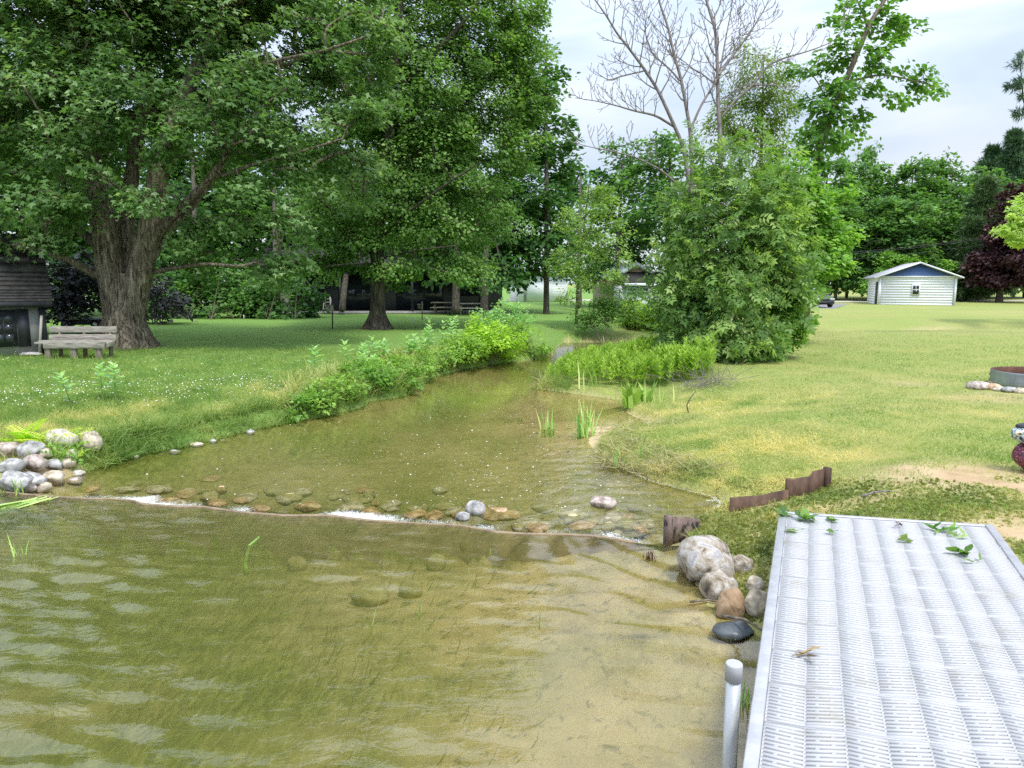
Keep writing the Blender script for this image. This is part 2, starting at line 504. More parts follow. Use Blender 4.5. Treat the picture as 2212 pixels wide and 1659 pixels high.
# surface masks that belong to the place: bare sand, dry turf, algae
DIRT = [(G(1850, 1085), .8, .22, .75), (G(1640, 1160), .2, .3, .5), (G(90, 1015), 1.0, .5, .8), (G(1600, 1250), .35, .5, .5), (G(2090, 1030), .9, .5, 1.0), (G(2230, 1045), 1.2, .6, 1.0), (G(2230, 1150), .5, .5, .9), (G(1985, 1015), .5, .3, .8), (G(1640, 1092), .35, .18, .7), (G(1240, 880), .0001, .0001, 0), (G(2170, 858), .9, .5, .55), (G(760, 800), .35, .3, .8), (G(1960, 830), .5, .4, .35)]
def masks(x, y, d):
    dirt = np.zeros(len(x))
    for c, rx, ry, a in DIRT:
        dirt = np.maximum(dirt, a * gauss(x, y, c, max(rx, .01), max(ry, .01)))
    dirt = np.clip(dirt * (.45 + 1.1 * fbm(x * 2.6, y * 2.6, 21, 4)), 0, 1)
    L = left_side(x, y)
    o = np.maximum(-d, 0)
    n = fbm(x * .55, y * .55, 31, 4)
    n2 = fbm(x * 1.7, y * 1.7, 37, 3)
    dry_r = np.interp(y, [4, 8, 14, 25, 60], [.42, .39, .35, .28, .20]) + (n - .5) * 1.0 + (n2 - .5) * .8
    dry_l = .58 * np.exp(-((o - .8) / .7) ** 2) * np.clip((n2 - .25) * 2.2, 0, 1) * np.interp(y, [7, 14, 20], [1, .8, .3]) + .06
    dry = np.clip(np.where(L, dry_l, dry_r), 0, 1)
    return dirt, dry, L

# ------------------------------------------------------------------ ground sheet
def axis(dense, step, outer):
    a = list(np.arange(dense[0], dense[1], step))
    lo, hi, g = [], [], step
    p = dense[0]
    while p > outer[0]:
        g *= 1.16; p -= g; lo.append(p)
    p, g = dense[1], step
    while p < outer[1]:
        g *= 1.16; p += g; hi.append(p)
    return np.array(lo[::-1] + a + hi)
gx, gy = axis((-8, 7.5), .07, (-420, 420)), axis((1.2, 22), .07, (-60, 700))
GX, GY = np.meshgrid(gx, gy)
gd = sdpoly(GX, GY)
gz = hgt(GX, GY, gd)
dirt, dry, Lm = masks(GX.ravel(), GY.ravel(), gd)
lakem = GY.ravel() < crest_y(GX.ravel())
algae = np.where(lakem, np.interp(GX.ravel(), [-5, -2.5, -.6, .5, 1.2], [1, .92, .55, .10, 0]) + (fbm(GX.ravel() * 1.3, GY.ravel() * 1.3, 41, 4) - .5) * 1.6,
                 .72 + (fbm(GX.ravel() * .9, GY.ravel() * .6, 43, 4) - .5) * 1.7 - .8 * gauss(GX.ravel(), GY.ravel(), FLAT, 1.8, 2.2))
algae = np.clip(algae, 0, 1)
bedm = sst((gd - .01) / .10)
gm = MB()
nx, ny = len(gx), len(gy)
ii = (np.arange(ny - 1)[:, None] * nx + np.arange(nx - 1)[None, :]).ravel()
gm.add(np.column_stack([GX.ravel(), GY.ravel(), gz]), [np.stack([ii, ii + 1, ii + nx + 1, ii + nx], -1)])

def ground_material():
    m, n, l, out = new_mat('ground_surface')
    v = coords(n, l)
    def attr(nm):
        a = n.new('ShaderNodeAttribute'); a.attribute_name = nm
        return a.outputs['Fac']
    def mix(f, a, b):
        x = n.new('ShaderNodeMixRGB')
        l.new(f, x.inputs['Fac'])
        for s, i in ((a, 'Color1'), (b, 'Color2')):
            if isinstance(s, tuple): x.inputs[i].default_value = s + (1,)
            else: l.new(s, x.inputs[i])
        return x.outputs['Color']
    def ramp(f, st):
        r = ramp_node(n, st); l.new(f, r.inputs['Fac']); return r.outputs['Color']
    fine = noise_node(n, l, v, 42, 6, 0.75).outputs['Fac']
    midn = noise_node(n, l, v, 3.2, 5, 0.65).outputs['Fac']
    vs2 = coords(n, l, (.35, 1.6, 1))
    streak = noise_node(n, l, vs2, 1.1, 5, 0.6).outputs['Fac']
    lush = ramp(fine, [(0.28, (0.065, 0.140, 0.026)), (0.5, (0.145, 0.270, 0.055)), (0.74, (0.25, 0.39, 0.095))])
    lawn = ramp(fine, [(0.28, (0.115, 0.155, 0.035)), (0.5, (0.235, 0.285, 0.075)), (0.74, (0.38, 0.41, 0.15))])
    lawn = mix(ramp(streak, [(0.35, (0, 0, 0)), (0.65, (.55, .55, .55))]), lawn, (0.25, 0.31, 0.075))
    straw = ramp(fine, [(0.26, (0.17, 0.15, 0.055)), (0.5, (0.37, 0.33, 0.13)), (0.75, (0.56, 0.49, 0.24))])
    base = mix(attr('lush'), lawn, lush)
    dm = n.new('ShaderNodeMath'); dm.operation = 'MULTIPLY'; dm.inputs[1].default_value = .72
    l.new(attr('dry'), dm.inputs[0])
    base = mix(dm.outputs[0], base, straw)
    sand = ramp(midn, [(0.3, (0.36, 0.25, 0.14)), (0.55, (0.52, 0.38, 0.23)), (0.8, (0.62, 0.48, 0.31))])
    base = mix(attr('dirt'), base, sand)
    bsand = ramp(midn, [(0.25, (0.40, 0.315, 0.17)), (0.5, (0.58, 0.46, 0.27)), (0.8, (0.68, 0.55, 0.35))])
    vw = coords(n, l, (1.0, 1.0, 1.0))
    sp = noise_node(n, l, vw, 9, 6, 0.75, 0.6).outputs['Fac']
    spk = ramp(sp, [(0.54, (0, 0, 0)), (0.64, (.75, .75, .75))])
    bsand = mix(spk, bsand, (0.15, 0.135, 0.05))
    va = coords(n, l, (2.6, 0.9, 1.0), rot=(0, 0, .75))
    aln = noise_node(n, l, va, 5, 7, 0.72, 1.2).outputs['Fac']
    alg = ramp(aln, [(0.34, (0.085, 0.105, 0.022)), (0.5, (0.20, 0.22, 0.058)), (0.66, (0.38, 0.37, 0.14))])
    bed = mix(attr('algae'), bsand, alg)
    col = mix(attr('bed'), base, bed)
    b = n.new('ShaderNodeBsdfPrincipled')
    b.inputs['Roughness'].default_value = 0.9
    b.inputs['Specular IOR Level'].default_value = 0.15
    l.new(col, b.inputs['Base Color'])
    bp = n.new('ShaderNodeBump')
    bp.inputs['Strength'].default_value = 0.6
    bp.inputs['Distance'].default_value = 0.03
    l.new(fine, bp.inputs['Height'])
    l.new(bp.outputs['Normal'], b.inputs['Normal'])
    l.new(b.outputs['BSDF'], out.inputs['Surface'])
    return m
lushm = sst((np.interp(GY.ravel(), [0, 6, 10, 14, 20, 28, 40, 60], [-2, -1.6, -0.9, -0.4, 0.9, 4.0, 12, 20]) - GX.ravel()) / 1.0 + .5)
ground = gm.build('ground', ground_material(), smooth=True, extra={'dirt': dirt, 'dry': dry, 'lush': lushm, 'algae': algae, 'bed': bedm})
tag(ground, kind='structure')

# ------------------------------------------------------------------ water
def water_level(x, y):
    s = y - crest_y(x)
    return np.where(s < 0, -.010 * sst((s + .22) / .22), -.010 - .075 * sst(s / .14))
wx, wy = axis((-6.2, 2.6), .035, (-60, 60)), axis((1.3, 9.0), .035, (-40, 40))
WX, WY = np.meshgrid(wx, wy)
x, y = WX.ravel(), WY.ravel()
wd = sdpoly(x, y)
s = y - crest_y(x)
lv = water_level(x, y)
warp = fbm(x * .8, y * .8, 5, 3) * 3.0
wav = np.zeros(len(x))
for ang, lam, amp, ph in ((25, .62, 1.3, 0), (35, .33, 2.2, 1.3), (-8, .26, 2.4, 2.1), (80, .85, .8, .4), (20, .19, 2.6, 5.0), (50, .22, 2.0, 3.3), (5, .13, 1.8, 1.1)):
    a = math.radians(ang)
    wav += amp * .0017 * np.sin((x * math.sin(a) + y * math.cos(a)) * 2 * np.pi / lam + warp * (1.2 + ph * .3) + ph)
env = np.interp(x, [-6, -2.2, -.4, .8], [1.35, 1.0, .34, .2]) * np.clip(-1.0 + 4.0 * fbm(x * 1.1, y * 1.5, 77, 3), .10, 2.2)
# smooth arcs where the flow draws in towards the steel end of the weir
cx, cy = W(1470, 1165)[:2]
rr = np.hypot(x - cx, y - cy)
arcs = .009 * np.sin(rr * 2 * np.pi / .34 + 1.6 * fbm(x * 1.7, y * 1.7, 81, 3) * 4) * np.exp(-((rr - .9) / .9) ** 2)
turb = np.exp(-((s - .24) / .24) ** 2) * (s > .015)
tz = (fbm(x * 9, y * 9, 55, 3) - .5) * .05 * turb
crk = (fbm(x * 5, y * 8, 61, 3) - .5) * .010 * np.interp(y, [5, 8, 11, 14, 20], [1.3, 1.0, .35, .12, .05]) * np.interp(x, [-1, .6], [1, 2.2])
z = lv + np.where(s < -.02, wav * env * sst(-s / .3) + arcs * sst(-s / .1), crk * sst(s / .2) + tz)
keep = (wd > -.6).reshape(WX.shape)
nx, ny = len(wx), len(wy)
ii = (np.arange(ny - 1)[:, None] * nx + np.arange(nx - 1)[None, :])
kq = keep[:-1, :-1] & keep[1:, :-1] & keep[:-1, 1:] & keep[1:, 1:]
ii = ii[kq]
used = np.zeros(len(x), bool)
quads = np.stack([ii, ii + 1, ii + nx + 1, ii + nx], -1)
used[quads.ravel()] = True
remap = np.cumsum(used) - 1
wm = MB()
wm.add(np.column_stack([x, y, z])[used], [remap[quads]])
depth = np.clip(lv - hgt(x, y, wd), 0, 2) * np.where((s > -.02) & (s < .9), .12 + .88 * sst((s - .25) / .6), 1)
fz = sum(a * np.exp(-((x - W(c, 1095)[0]) / w) ** 2) for c, w, a in ((120, .25, .45), (250, .35, .75), (350, .30, .75), (500, .22, .6), (800, .35, .75), (720, .2, .35), (960, .3, .4), (1060, .2, .5), (1180, .25, .4), (1310, .30, .6)))
foam_glint_v = turb * (.21 + .62 * fz * (.35 + .8 * fbm(x * 3, y * 5, 63, 2)))
foam_glint_v = np.maximum(foam_glint_v, .55 * gauss(x, y, W(1540, 1080, -.08)[:2], .16, .05))
foam_glint_v = np.maximum(foam_glint_v, .5 * np.exp(-((wd - .10) / .05) ** 2) * (x > .5) * (y > 6) * (y < 11) * (fbm(x * 1.2, y * 1.2, 90, 2) > .5))  # white strip along the water edge, sky reflection painted in with the foam colour
rip = np.interp(y, [2, 5, 6, 8.5, 11, 14, 30], [.16, .22, .42, .34, .12, .06, .03]) * np.where(s < 0, np.interp(x, [-4, -.5, .6], [3.2, 1.4, .45]), 1)

def water_material():
    m, n, l, out = new_mat('water_surface')
    def attr(nm):
        a = n.new('ShaderNodeAttribute'); a.attribute_name = nm
        return a.outputs['Fac']
    v = coords(n, l, (1.0, 1.9, 1))
    n1 = noise_node(n, l, v, 7, 4, 0.55, 0.9)
    bp = n.new('ShaderNodeBump')
    bp.inputs['Distance'].default_value = 0.022
    l.new(attr('ripple'), bp.inputs['Strength'])
    l.new(n1.outputs['Fac'], bp.inputs['Height'])
    v2 = coords(n, l, (1.0, 2.2, 1))
    n2 = noise_node(n, l, v2, 26, 3, 0.5, 0.4)
    bp2 = n.new('ShaderNodeBump')
    bp2.inputs['Distance'].default_value = 0.002
    l.new(attr('ripple'), bp2.inputs['Strength'])
    l.new(n2.outputs['Fac'], bp2.inputs['Height'])
    l.new(bp.outputs['Normal'], bp2.inputs['Normal'])
    nor = bp2.outputs['Normal']
    fr = n.new('ShaderNodeFresnel'); fr.inputs['IOR'].default_value = 1.7
    l.new(nor, fr.inputs['Normal'])
    gl = n.new('ShaderNodeBsdfGlossy'); gl.inputs['Roughness'].default_value = 0.03
    l.new(nor, gl.inputs['Normal'])
    tr = n.new('ShaderNodeBsdfTransparent'); tr.inputs['Color'].default_value = (0.93, 0.94, 0.80, 1)
    df = n.new('ShaderNodeBsdfDiffuse'); df.inputs['Color'].default_value = (0.185, 0.205, 0.052, 1)
    mr = n.new('ShaderNodeMapRange')
    mr.inputs['From Min'].default_value = 0.05; mr.inputs['From Max'].default_value = 0.5
    mr.inputs['To Min'].default_value = 0.0; mr.inputs['To Max'].default_value = 0.34
    l.new(attr('depth'), mr.inputs['Value'])
    body = n.new('ShaderNodeMixShader')
    l.new(mr.outputs['Result'], body.inputs['Fac'])
    l.new(tr.outputs[0], body.inputs[1]); l.new(df.outputs[0], body.inputs[2])
    surf = n.new('ShaderNodeMixShader')
    l.new(fr.outputs['Fac'], surf.inputs['Fac'])
    l.new(body.outputs[0], surf.inputs[1]); l.new(gl.outputs[0], surf.inputs[2])
    vf = coords(n, l, (2.2, 0.9, 1), rot=(0, 0, .25))
    fn = noise_node(n, l, vf, 24, 6, 0.8, 1.2)
    ad = n.new('ShaderNodeMath'); ad.operation = 'ADD'
    l.new(fn.outputs['Fac'], ad.inputs[0]); l.new(attr('foam_glint'), ad.inputs[1])
    fr2 = ramp_node(n, [(0.98, (0, 0, 0)), (1.0, (1, 1, 1))])
    mr2 = n.new('ShaderNodeMapRange')
    mr2.inputs['From Min'].default_value = .90; mr2.inputs['From Max'].default_value = 1.12
    mr2.inputs['To Max'].default_value = .85
    l.new(ad.outputs[0], mr2.inputs['Value'])
    fo = n.new('ShaderNodeBsdfDiffuse'); fo.inputs['Color'].default_value = (0.75, 0.76, 0.74, 1)
    fin = n.new('ShaderNodeMixShader')
    l.new(mr2.outputs['Result'], fin.inputs['Fac'])
    l.new(surf.outputs[0], fin.inputs[1]); l.new(fo.outputs[0], fin.inputs[2])
    l.new(fin.outputs[0], out.inputs['Surface'])
    return m
water = wm.build('water', water_material(), smooth=True, extra={'depth': depth[used], 'foam_glint': foam_glint_v[used], 'ripple': rip[used]})
tag(water, kind='structure')

# ------------------------------------------------------------------ road and drive in the distance
def ribbon(pts, w, z_off, name, mat):
    pts = np.array(pts, float)
    t = nrm(np.gradient(pts, axis=0))
    nn = np.column_stack([-t[:, 1], t[:, 0]])
    a, b = pts + nn * w / 2, pts - nn * w / 2
    V = np.concatenate([on_ground(a), on_ground(b)])
    V[:, 2] += z_off
    k = len(pts)
    mb = MB().add(V, [np.array([[i, i + 1, k + i + 1, k + i] for i in range(k - 1)])])
    return tag(mb.build(name, mat), kind='structure')
ROAD = M('road_gravel', [(0.3, (0.42, 0.37, 0.30)), (0.7, (0.55, 0.50, 0.43))], 3, 0.9)
ASPH = M('drive_asphalt', [(0.3, (0.16, 0.16, 0.165)), (0.7, (0.23, 0.23, 0.235))], 4, 0.9)
ribbon([(-60 + i * 4, 64 + (i * 4 - 60) * .22) for i in range(50)], 4.2, .02, 'road', ROAD)
ribbon([(21 + i * .5, 51.5 + i * .9) for i in range(16)], 4.0, .012, 'driveway', ASPH)

# ------------------------------------------------------------------ trees
def sample_lobes(lobes, spacing):
    """clump centres inside ellipsoids ((x,y,z), (rx,ry,rz)), denser towards the outside"""
    out = []
    for c, r in lobes:
        c, r = np.array(c), np.array(r, float)
        k = max(3, int(4.19 * r[0] * r[1] * r[2] / spacing ** 3))
        d = nrm(R.normal(size=(k, 3)))
        u = (.12 + .88 * R.random(k)) ** (1 / 2.6)
        out.append(c + d * r * u[:, None])
    return np.concatenate(out)

class Skeleton:
    def __init__(self):
        self.p, self.par, self.r = [], [], []
    def limb(self, pts, r0, r1, parent=None, sub=5):
        pts = np.array(pts, float)
        t = np.linspace(0, len(pts) - 1, (len(pts) - 1) * sub + 1)
        q = np.column_stack([np.interp(t, np.arange(len(pts)), pts[:, k]) for k in range(3)])
        # round the corners
        for _ in range(2):
            q[1:-1] = .25 * q[:-2] + .5 * q[1:-1] + .25 * q[2:]
        ids = []
        for i, pt in enumerate(q):
            f = i / max(1, len(q) - 1)
            self.p.append(pt)
            self.par.append((parent if parent is not None else -1) if i == 0 else len(self.p) - 2)
            self.r.append(r0 + (r1 - r0) * f)
            ids.append(len(self.p) - 1)
        return ids
    def near(self, pt):
        return int(np.argmin(np.linalg.norm(np.array(self.p) - np.array(pt), axis=1)))
    def grow(self, clumps, step=.5, tip=.012, k=.011, wob=.12, up=.6, start=0):
        base = np.array(self.p)
        d = np.min(np.linalg.norm(clumps[:, None, :] - base[None, ::3, :], axis=2), axis=1)
        tips = []
        for a in clumps[np.argsort(d)]:
            Pp = np.array(self.p[start:])
            v = a - Pp
            dist = np.linalg.norm(v, axis=1)
            cost = dist + up * np.maximum(0, Pp[:, 2] - a[2] + .15 * dist)
            j = int(np.argmin(cost)) + start
            L = dist[j - start]
            if L < .08:
                continue
            m = max(2, int(L / step) + 1)
            p0 = self.p[j]
            side = R.normal(size=3) * wob * L
            prev = j
            for q in range(1, m + 1):
                f = q / m
                pt = p0 + (a - p0) * f + side * f * (1 - f) * 2 + np.array([0, 0, .18 * L]) * f * (1 - f)
                self.p.append(pt); self.par.append(prev); self.r.append(0)
                prev = len(self.p) - 1
            tips.append(prev)
        cnt = np.zeros(len(self.p))
        for t in tips:
            cnt[t] += 1
        for i in range(len(self.p) - 1, -1, -1):
            if self.par[i] >= 0:
                cnt[self.par[i]] += cnt[i]
        for i in range(len(self.p)):
            if self.r[i] == 0:
                self.r[i] = tip + k * cnt[i] ** .5
        for i in range(len(self.p)):
            if self.par[i] >= 0:
                self.r[i] = min(self.r[i], self.r[self.par[i]])
    def mesh(self, mb, nbig=10, nsmall=4, big=.06, wob=.0):
        kids = {}
        for i, q in enumerate(self.par):
            kids.setdefault(q, []).append(i)
        stack = [(i, None) for i in kids.get(-1, [])]
        while stack:
            i, frm = stack.pop()
            ch = [frm] if frm is not None else []
            while True:
                ch.append(i)
                k = kids.get(i, [])
                if not k:
                    break
                k = sorted(k, key=lambda q: -self.r[q])
                nxt = [q for q in k if q == i + 1] or k
                for q in k:
                    if q != nxt[0]:
                        stack.append((q, i))
                i = nxt[0]
            if len(ch) > 1:
                rad = np.array([self.r[c] for c in ch])
                if frm is not None:
                    rad[0] = rad[1]
                mb.tube([self.p[c] for c in ch], rad, nbig if rad.max() > big else nsmall, cap=False, wob=wob if rad.max() > big else 0)

def leaves(clumps, per, size, spread, tpl, center, flat=.55, droop=.5, tone=None, upb=.8, contrast=.55):
    k = len(clumps)
    n = k * per
    c = np.repeat(clumps, per, 0)
    rad = np.repeat(spread * (.6 + .8 * R.random(k)), per)
    off = nrm(R.normal(size=(n, 3))) * (R.random((n, 1)) ** .5) * np.array([1, 1, flat])
    pos = c + off * rad[:, None]
    outw = pos - np.array(center)
    outw[:, 2] *= .5
    outw = nrm(outw)
    pos[:, 2] -= droop * rad * .5 * (off[:, 0] ** 2 + off[:, 1] ** 2)
    N = nrm(np.array([0, 0, upb]) + outw * .35 + R.normal(size=(n, 3)) * .42)
    T = outw * .6 + nrm(off) * .5 + R.normal(size=(n, 3)) * .5 - np.array([0, 0, droop])
    T = nrm(T - N * (T * N).sum(1, keepdims=True) * .8)
    ct = np.repeat(R.random(k) if tone is None else tone, per)
    tint = np.clip(.42 + contrast * (ct - .5) + .42 * (R.random(n) - .5), 0, 1)
    return tpl, pos, T, N, size * (.45 + 1.0 * R.random(n)), tint

def tree(name, label, cat, base, limbs, clumps, leaf, bark, grow={}, group=None, center=None, flare=None, crown_name='crown', trunk_name='trunk', mesh={}):
    base = np.array(base, float)
    th = thing(name, label, cat, base, group)
    sk = Skeleton()
    first = None
    for L in limbs:
        par = None if first is None or L.get('free') else sk.near(L['pts'][0])
        ids = sk.limb(L['pts'], L['r'][0], L['r'][1], par)
        if first is None: first = ids
    clumps = np.asarray(clumps)
    sk.grow(clumps, **grow)
    tm = MB()
    sk.mesh(tm, **mesh)
    if flare:
        flare(tm)
    tm.build(trunk_name, bark, th, smooth=True)
    lm = MB()
    c = np.array(center if center is not None else clumps.mean(0) - np.array([0, 0, 1.5]))
    for lf_ in (leaf if isinstance(leaf, list) else [leaf]):
        lm.scatter(*leaves(clumps, lf_['per'], lf_['size'], lf_['spread'], lf_['tpl'], c, lf_.get('flat', .55), lf_.get('droop', .5), upb=lf_.get('up', .8), contrast=lf_.get('contrast', .55)))
    lm.build(crown_name, leaf['mat'] if not isinstance(leaf, list) else leaf[0]['mat'], th)
    return th

def root_flare(mb, base, r, h, k=7, spread=1.9, n=40, twist=0):
    """buttressed foot of an old trunk"""
    a = np.linspace(0, 2 * np.pi, n, endpoint=False)
    ph = R.random(4) * 6
    V = []
    zs = np.linspace(0, 1, 14)
    for q in zs:
        f = (1 - q) ** 2.6
        lob = 1 + f * (spread - 1) * (.62 + .38 * np.cos(k * a + ph[0]) + .18 * np.cos(3 * a + ph[1])) + .035 * np.cos(11 * a + ph[2] + 2 * q) + .02 * np.cos(19 * a + ph[3])
        lob = lob * (1 - .45 * q ** 2)
        V.append(np.column_stack([base[0] + r * lob * np.cos(a), base[1] + r * lob * np.sin(a), np.full(n, base[2] - .12 + h * q)]))
    V = np.concatenate(V)
    F = []
    for i in range(len(zs) - 1):
        for j in range(n):
            F.append((i * n + j, i * n + (j + 1) % n, (i + 1) * n + (j + 1) % n, (i + 1) * n + j))
    mb.add(V, [np.array(F)])

def lob(px, py, Y, rx, ry=None, rz=None):
    return (P(px, py, Y), (rx, ry or rx, rz or rx))

# --- the big old maple on the left
B = G(272, 752); Y0 = B[1]
B[2] = hz(B[0], B[1])
def pl(*pts):
    return [P(a, b, Y0 + (c[0] if c else 0)) for a, b, *c in pts]
big_limbs = [
    dict(pts=[B + np.array([0, 0, -.2]), P(270, 690, Y0), P(268, 640, Y0), P(268, 590, Y0)], r=(.42, .26)),
    dict(pts=pl((262, 715), (250, 640), (238, 585), (228, 520), (220, 470), (208, 400, .2), (195, 330, .3), (180, 220, .4), (172, 130, .5), (160, 40, .5), (150, -80, .6), (140, -230, .8)), r=(.36, .12)),
    dict(pts=pl((278, 715), (290, 640), (302, 590), (315, 530), (330, 470), (338, 400), (350, 340), (375, 270), (400, 200, .2), (440, 120, .3), (475, 50, .5), (510, -50, .6), (540, -180, .8)), r=(.34, .11)),
    dict(pts=pl((268, 610, .4), (272, 500, .8), (282, 400, 1.0), (300, 280, 1.3), (315, 160, 1.6), (330, 0, 1.8), (335, -200, 2)), r=(.22, .09)),
    dict(pts=pl((318, 540), (352, 490, -.2), (400, 440, -.5), (450, 390, -.8), (495, 320, -1.0), (520, 280, -1.2), (580, 220, -1.5)), r=(.12, .04)),
    dict(pts=pl((328, 560), (350, 520, .4), (385, 480, .6), (430, 430, 1), (480, 360, 1.4), (520, 270, 1.6)), r=(.11, .04)),
    dict(pts=pl((345, 360), (400, 338, -.6), (470, 322, -1.2), (540, 300, -1.6)), r=(.06, .025)),
    dict(pts=pl((420, 160), (500, 160, -.4), (600, 130, -.8), (700, 110, -1.2), (790, 80, -1.4)), r=(.065, .025)),
    dict(pts=pl((480, 380, -.8), (560, 350, -1.2), (640, 330, -1.4), (740, 300, -1.6)), r=(.05, .02)),
    dict(pts=pl((225, 600), (190, 585, -.2), (150, 562, -.6), (100, 545, -1.0), (40, 530, -1.4)), r=(.12, .05)),
    dict(pts=pl((222, 540), (190, 512, .3), (150, 480, .6), (100, 440, .8), (50, 400, 1.0)), r=(.13, .05)),
    dict(pts=pl((205, 380), (150, 340, .3), (90, 300, .5), (30, 250, .6), (-40, 200, .6)), r=(.14, .06)),
    dict(pts=pl((320, 590, .2), (370, 580, -.4), (440, 570, -1), (520, 575, -1.6)), r=(.07, .03)),
]
big_lobes = [lob(40, 90, 17.5, 2.0), lob(110, 240, 16.8, 1.5, 1.5, 1.3), lob(250, 40, 18, 1.8), lob(30, 330, 17, 1.3, 1.5, 1.0), lob(300, 150, 16.3, 1.1, 1.0, .9),
             lob(180, 300, 16.0, .9, .8, 1.0), lob(300, 330, 15.9, .75, .7, .65), lob(200, 410, 15.8, .9, .7, .45), lob(70, 470, 16.6, 1.3, 1.2, .8), lob(30, 540, 17, 1.0, 1.0, .45), lob(150, 500, 17.2, .8, .8, .35),
             lob(330, 430, 15.9, .45, .5, .5), lob(430, 310, 15.9, .8, .6, .6), lob(520, 410, 16.2, .8, .6, .5), lob(420, 200, 16, .8, .7, .7), lob(640, 540, 16.8, .6, .6, .4), lob(110, 400, 15.9, .9, .8, .6), lob(250, 250, 15.8, .8, .7, .6), lob(380, 520, 16.6, .4, .5, .25), lob(430, 40, 18.5, 1.6), lob(590, 60, 18.5, 2.0), lob(520, 190, 17.5, 1.5, 1.5, 1.0), lob(640, 260, 17, 1.7, 1.5, .9), lob(760, 110, 18, 1.6, 1.6, 1.2), lob(790, 250, 17.2, .9, 1.0, .7),
             lob(700, 380, 17.5, 1.6, 1.5, .75), lob(560, 350, 17.3, 1.2, 1.2, .6), lob(470, 480, 16.8, 1.0, 1.0, .45), lob(560, 520, 16.9, 1.0, .9, .6), lob(600, 590, 16.8, .55, .5, .35), lob(430, 560, 17.4, .6, .7, .3), lob(640, 470, 17, .9, .9, .5),
             lob(150, -150, 18.5, 2.6), lob(420, -160, 19, 2.8), lob(680, -130, 19, 2.2), lob(-150, 100, 18, 2.4), lob(-120, 350, 18, 1.8, 1.8, 1.2), lob(300, -420, 19, 3.0), lob(250, 200, 21.5, 2.4, 2, 2.2), lob(480, 250, 21, 2.0), lob(60, 250, 21.5, 2.0)]
big_cl = sample_lobes(big_lobes, .74)
tree('old_maple', 'huge old maple forking low into two thick furrowed stems beside the bench', 'tree', B, big_limbs, big_cl,
     dict(per=135, size=.122, spread=.54, tpl=MAPLE, mat=LM_maple, droop=.65, contrast=.5), BK_maple,
     grow=dict(step=.45, tip=.010, k=.010), center=P(300, 250, 19.5), flare=lambda mb: root_flare(mb, B, .50, 1.5, 7, 1.85), mesh=dict(nbig=18, nsmall=4, big=.08, wob=.07))

# --- the maple in the middle of the left lawn
B2 = G(816, 711); Y2 = B2[1]
def p2(*pts):
    return [P(a, b, Y2 + (c[0] if c else 0)) for a, b, *c in pts]
mid_limbs = [
    dict(pts=[B2 + np.array([0, 0, -.2]), P(816, 660, Y2), P(815, 600, Y2), P(815, 520, Y2), P(822, 430, Y2), P(838, 330, Y2), P(850, 200, Y2), P(860, 60, Y2), P(870, -120, Y2)], r=(.29, .10)),
    dict(pts=p2((815, 560), (770, 510), (720, 460, -.5), (670, 410, -1)), r=(.08, .03)),
    dict(pts=p2((818, 520), (880, 460, -1), (960, 400, -1.6), (1040, 350, -2)), r=(.06, .02)),
    dict(pts=p2((830, 420), (900, 330, .5), (980, 250, .8), (1060, 170, 1)), r=(.12, .04)),
    dict(pts=p2((820, 560), (900, 540, -1.6), (990, 530, -2.4)), r=(.04, .015)),
    dict(pts=p2((825, 440), (780, 360, .8), (740, 280, 1.2), (720, 200, 1.4)), r=(.11, .04)),
    dict(pts=p2((850, 200), (930, 120), (1010, 40), (1060, -40)), r=(.10, .04)),
    dict(pts=p2((818, 570), (760, 570, -1.8), (700, 575, -2.6)), r=(.04, .015)),
]
mid_lobes = [lob(730, 530, 25, 1.4, 1.6, .8), lob(850, 500, 23.9, 1.3, .7, .7), lob(780, 460, 24, 1.2, .7, .8), lob(930, 490, 24, 1.2, .8, .7), lob(880, 380, 24, 1.4, .8, 1.0), lob(800, 590, 24, .7, .6, .3), lob(980, 570, 24.2, .8, .7, .4), lob(870, 250, 24.4, 1.4, .9, 1.1), lob(670, 575, 25, .9, 1, .6), lob(860, 600, 25.6, .8, .7, .35), lob(1010, 595, 25, .9, .9, .35), lob(690, 480, 26, 1.0, 1.2, .9), lob(710, 585, 24.6, .9, .9, .45), lob(800, 545, 24.3, 1.2, .9, .6), lob(900, 560, 24.4, 1.3, 1, .55), lob(960, 590, 24.3, .8, .8, .35), lob(1000, 530, 25, 1.2, 1.4, .8),
             lob(740, 440, 25.5, 1.6, 1.8, 1.1), lob(860, 440, 24.5, 1.5, 1.3, 1.1), lob(980, 430, 25, 1.6, 1.6, 1.1), lob(1070, 470, 26, 1.0, 1.4, .9), lob(780, 330, 26, 1.8, 2, 1.4), lob(920, 320, 25, 1.8, 1.6, 1.3), lob(1050, 340, 26, 1.5, 1.8, 1.3),
             lob(830, 200, 26, 1.8, 2, 1.5), lob(970, 190, 25.5, 1.8, 1.8, 1.4), lob(1080, 220, 26.5, 1.5, 1.8, 1.3), lob(1110, 110, 26.5, 1.3, 1.6, 1.2), lob(900, 60, 26, 1.9, 2, 1.5), lob(1030, 50, 26, 1.9, 2, 1.5), lob(1125, 10, 26.5, 1.0, 1.4, 1.0), lob(1140, 190, 26.5, .9, 1.2, 1.1), lob(1120, 300, 26.5, .9, 1.2, 1.0), lob(1155, 70, 26.5, .7, 1, .9),
             lob(950, -110, 26.5, 2.6, 2.4, 1.8), lob(800, 80, 27, 1.7), lob(860, -250, 26.5, 2.4), lob(900, 300, 28.5, 2.6, 1.8, 2.6), lob(800, 470, 28.5, 2.0, 1.4, 1.2), lob(1000, 480, 28.5, 1.8, 1.4, 1.0)]
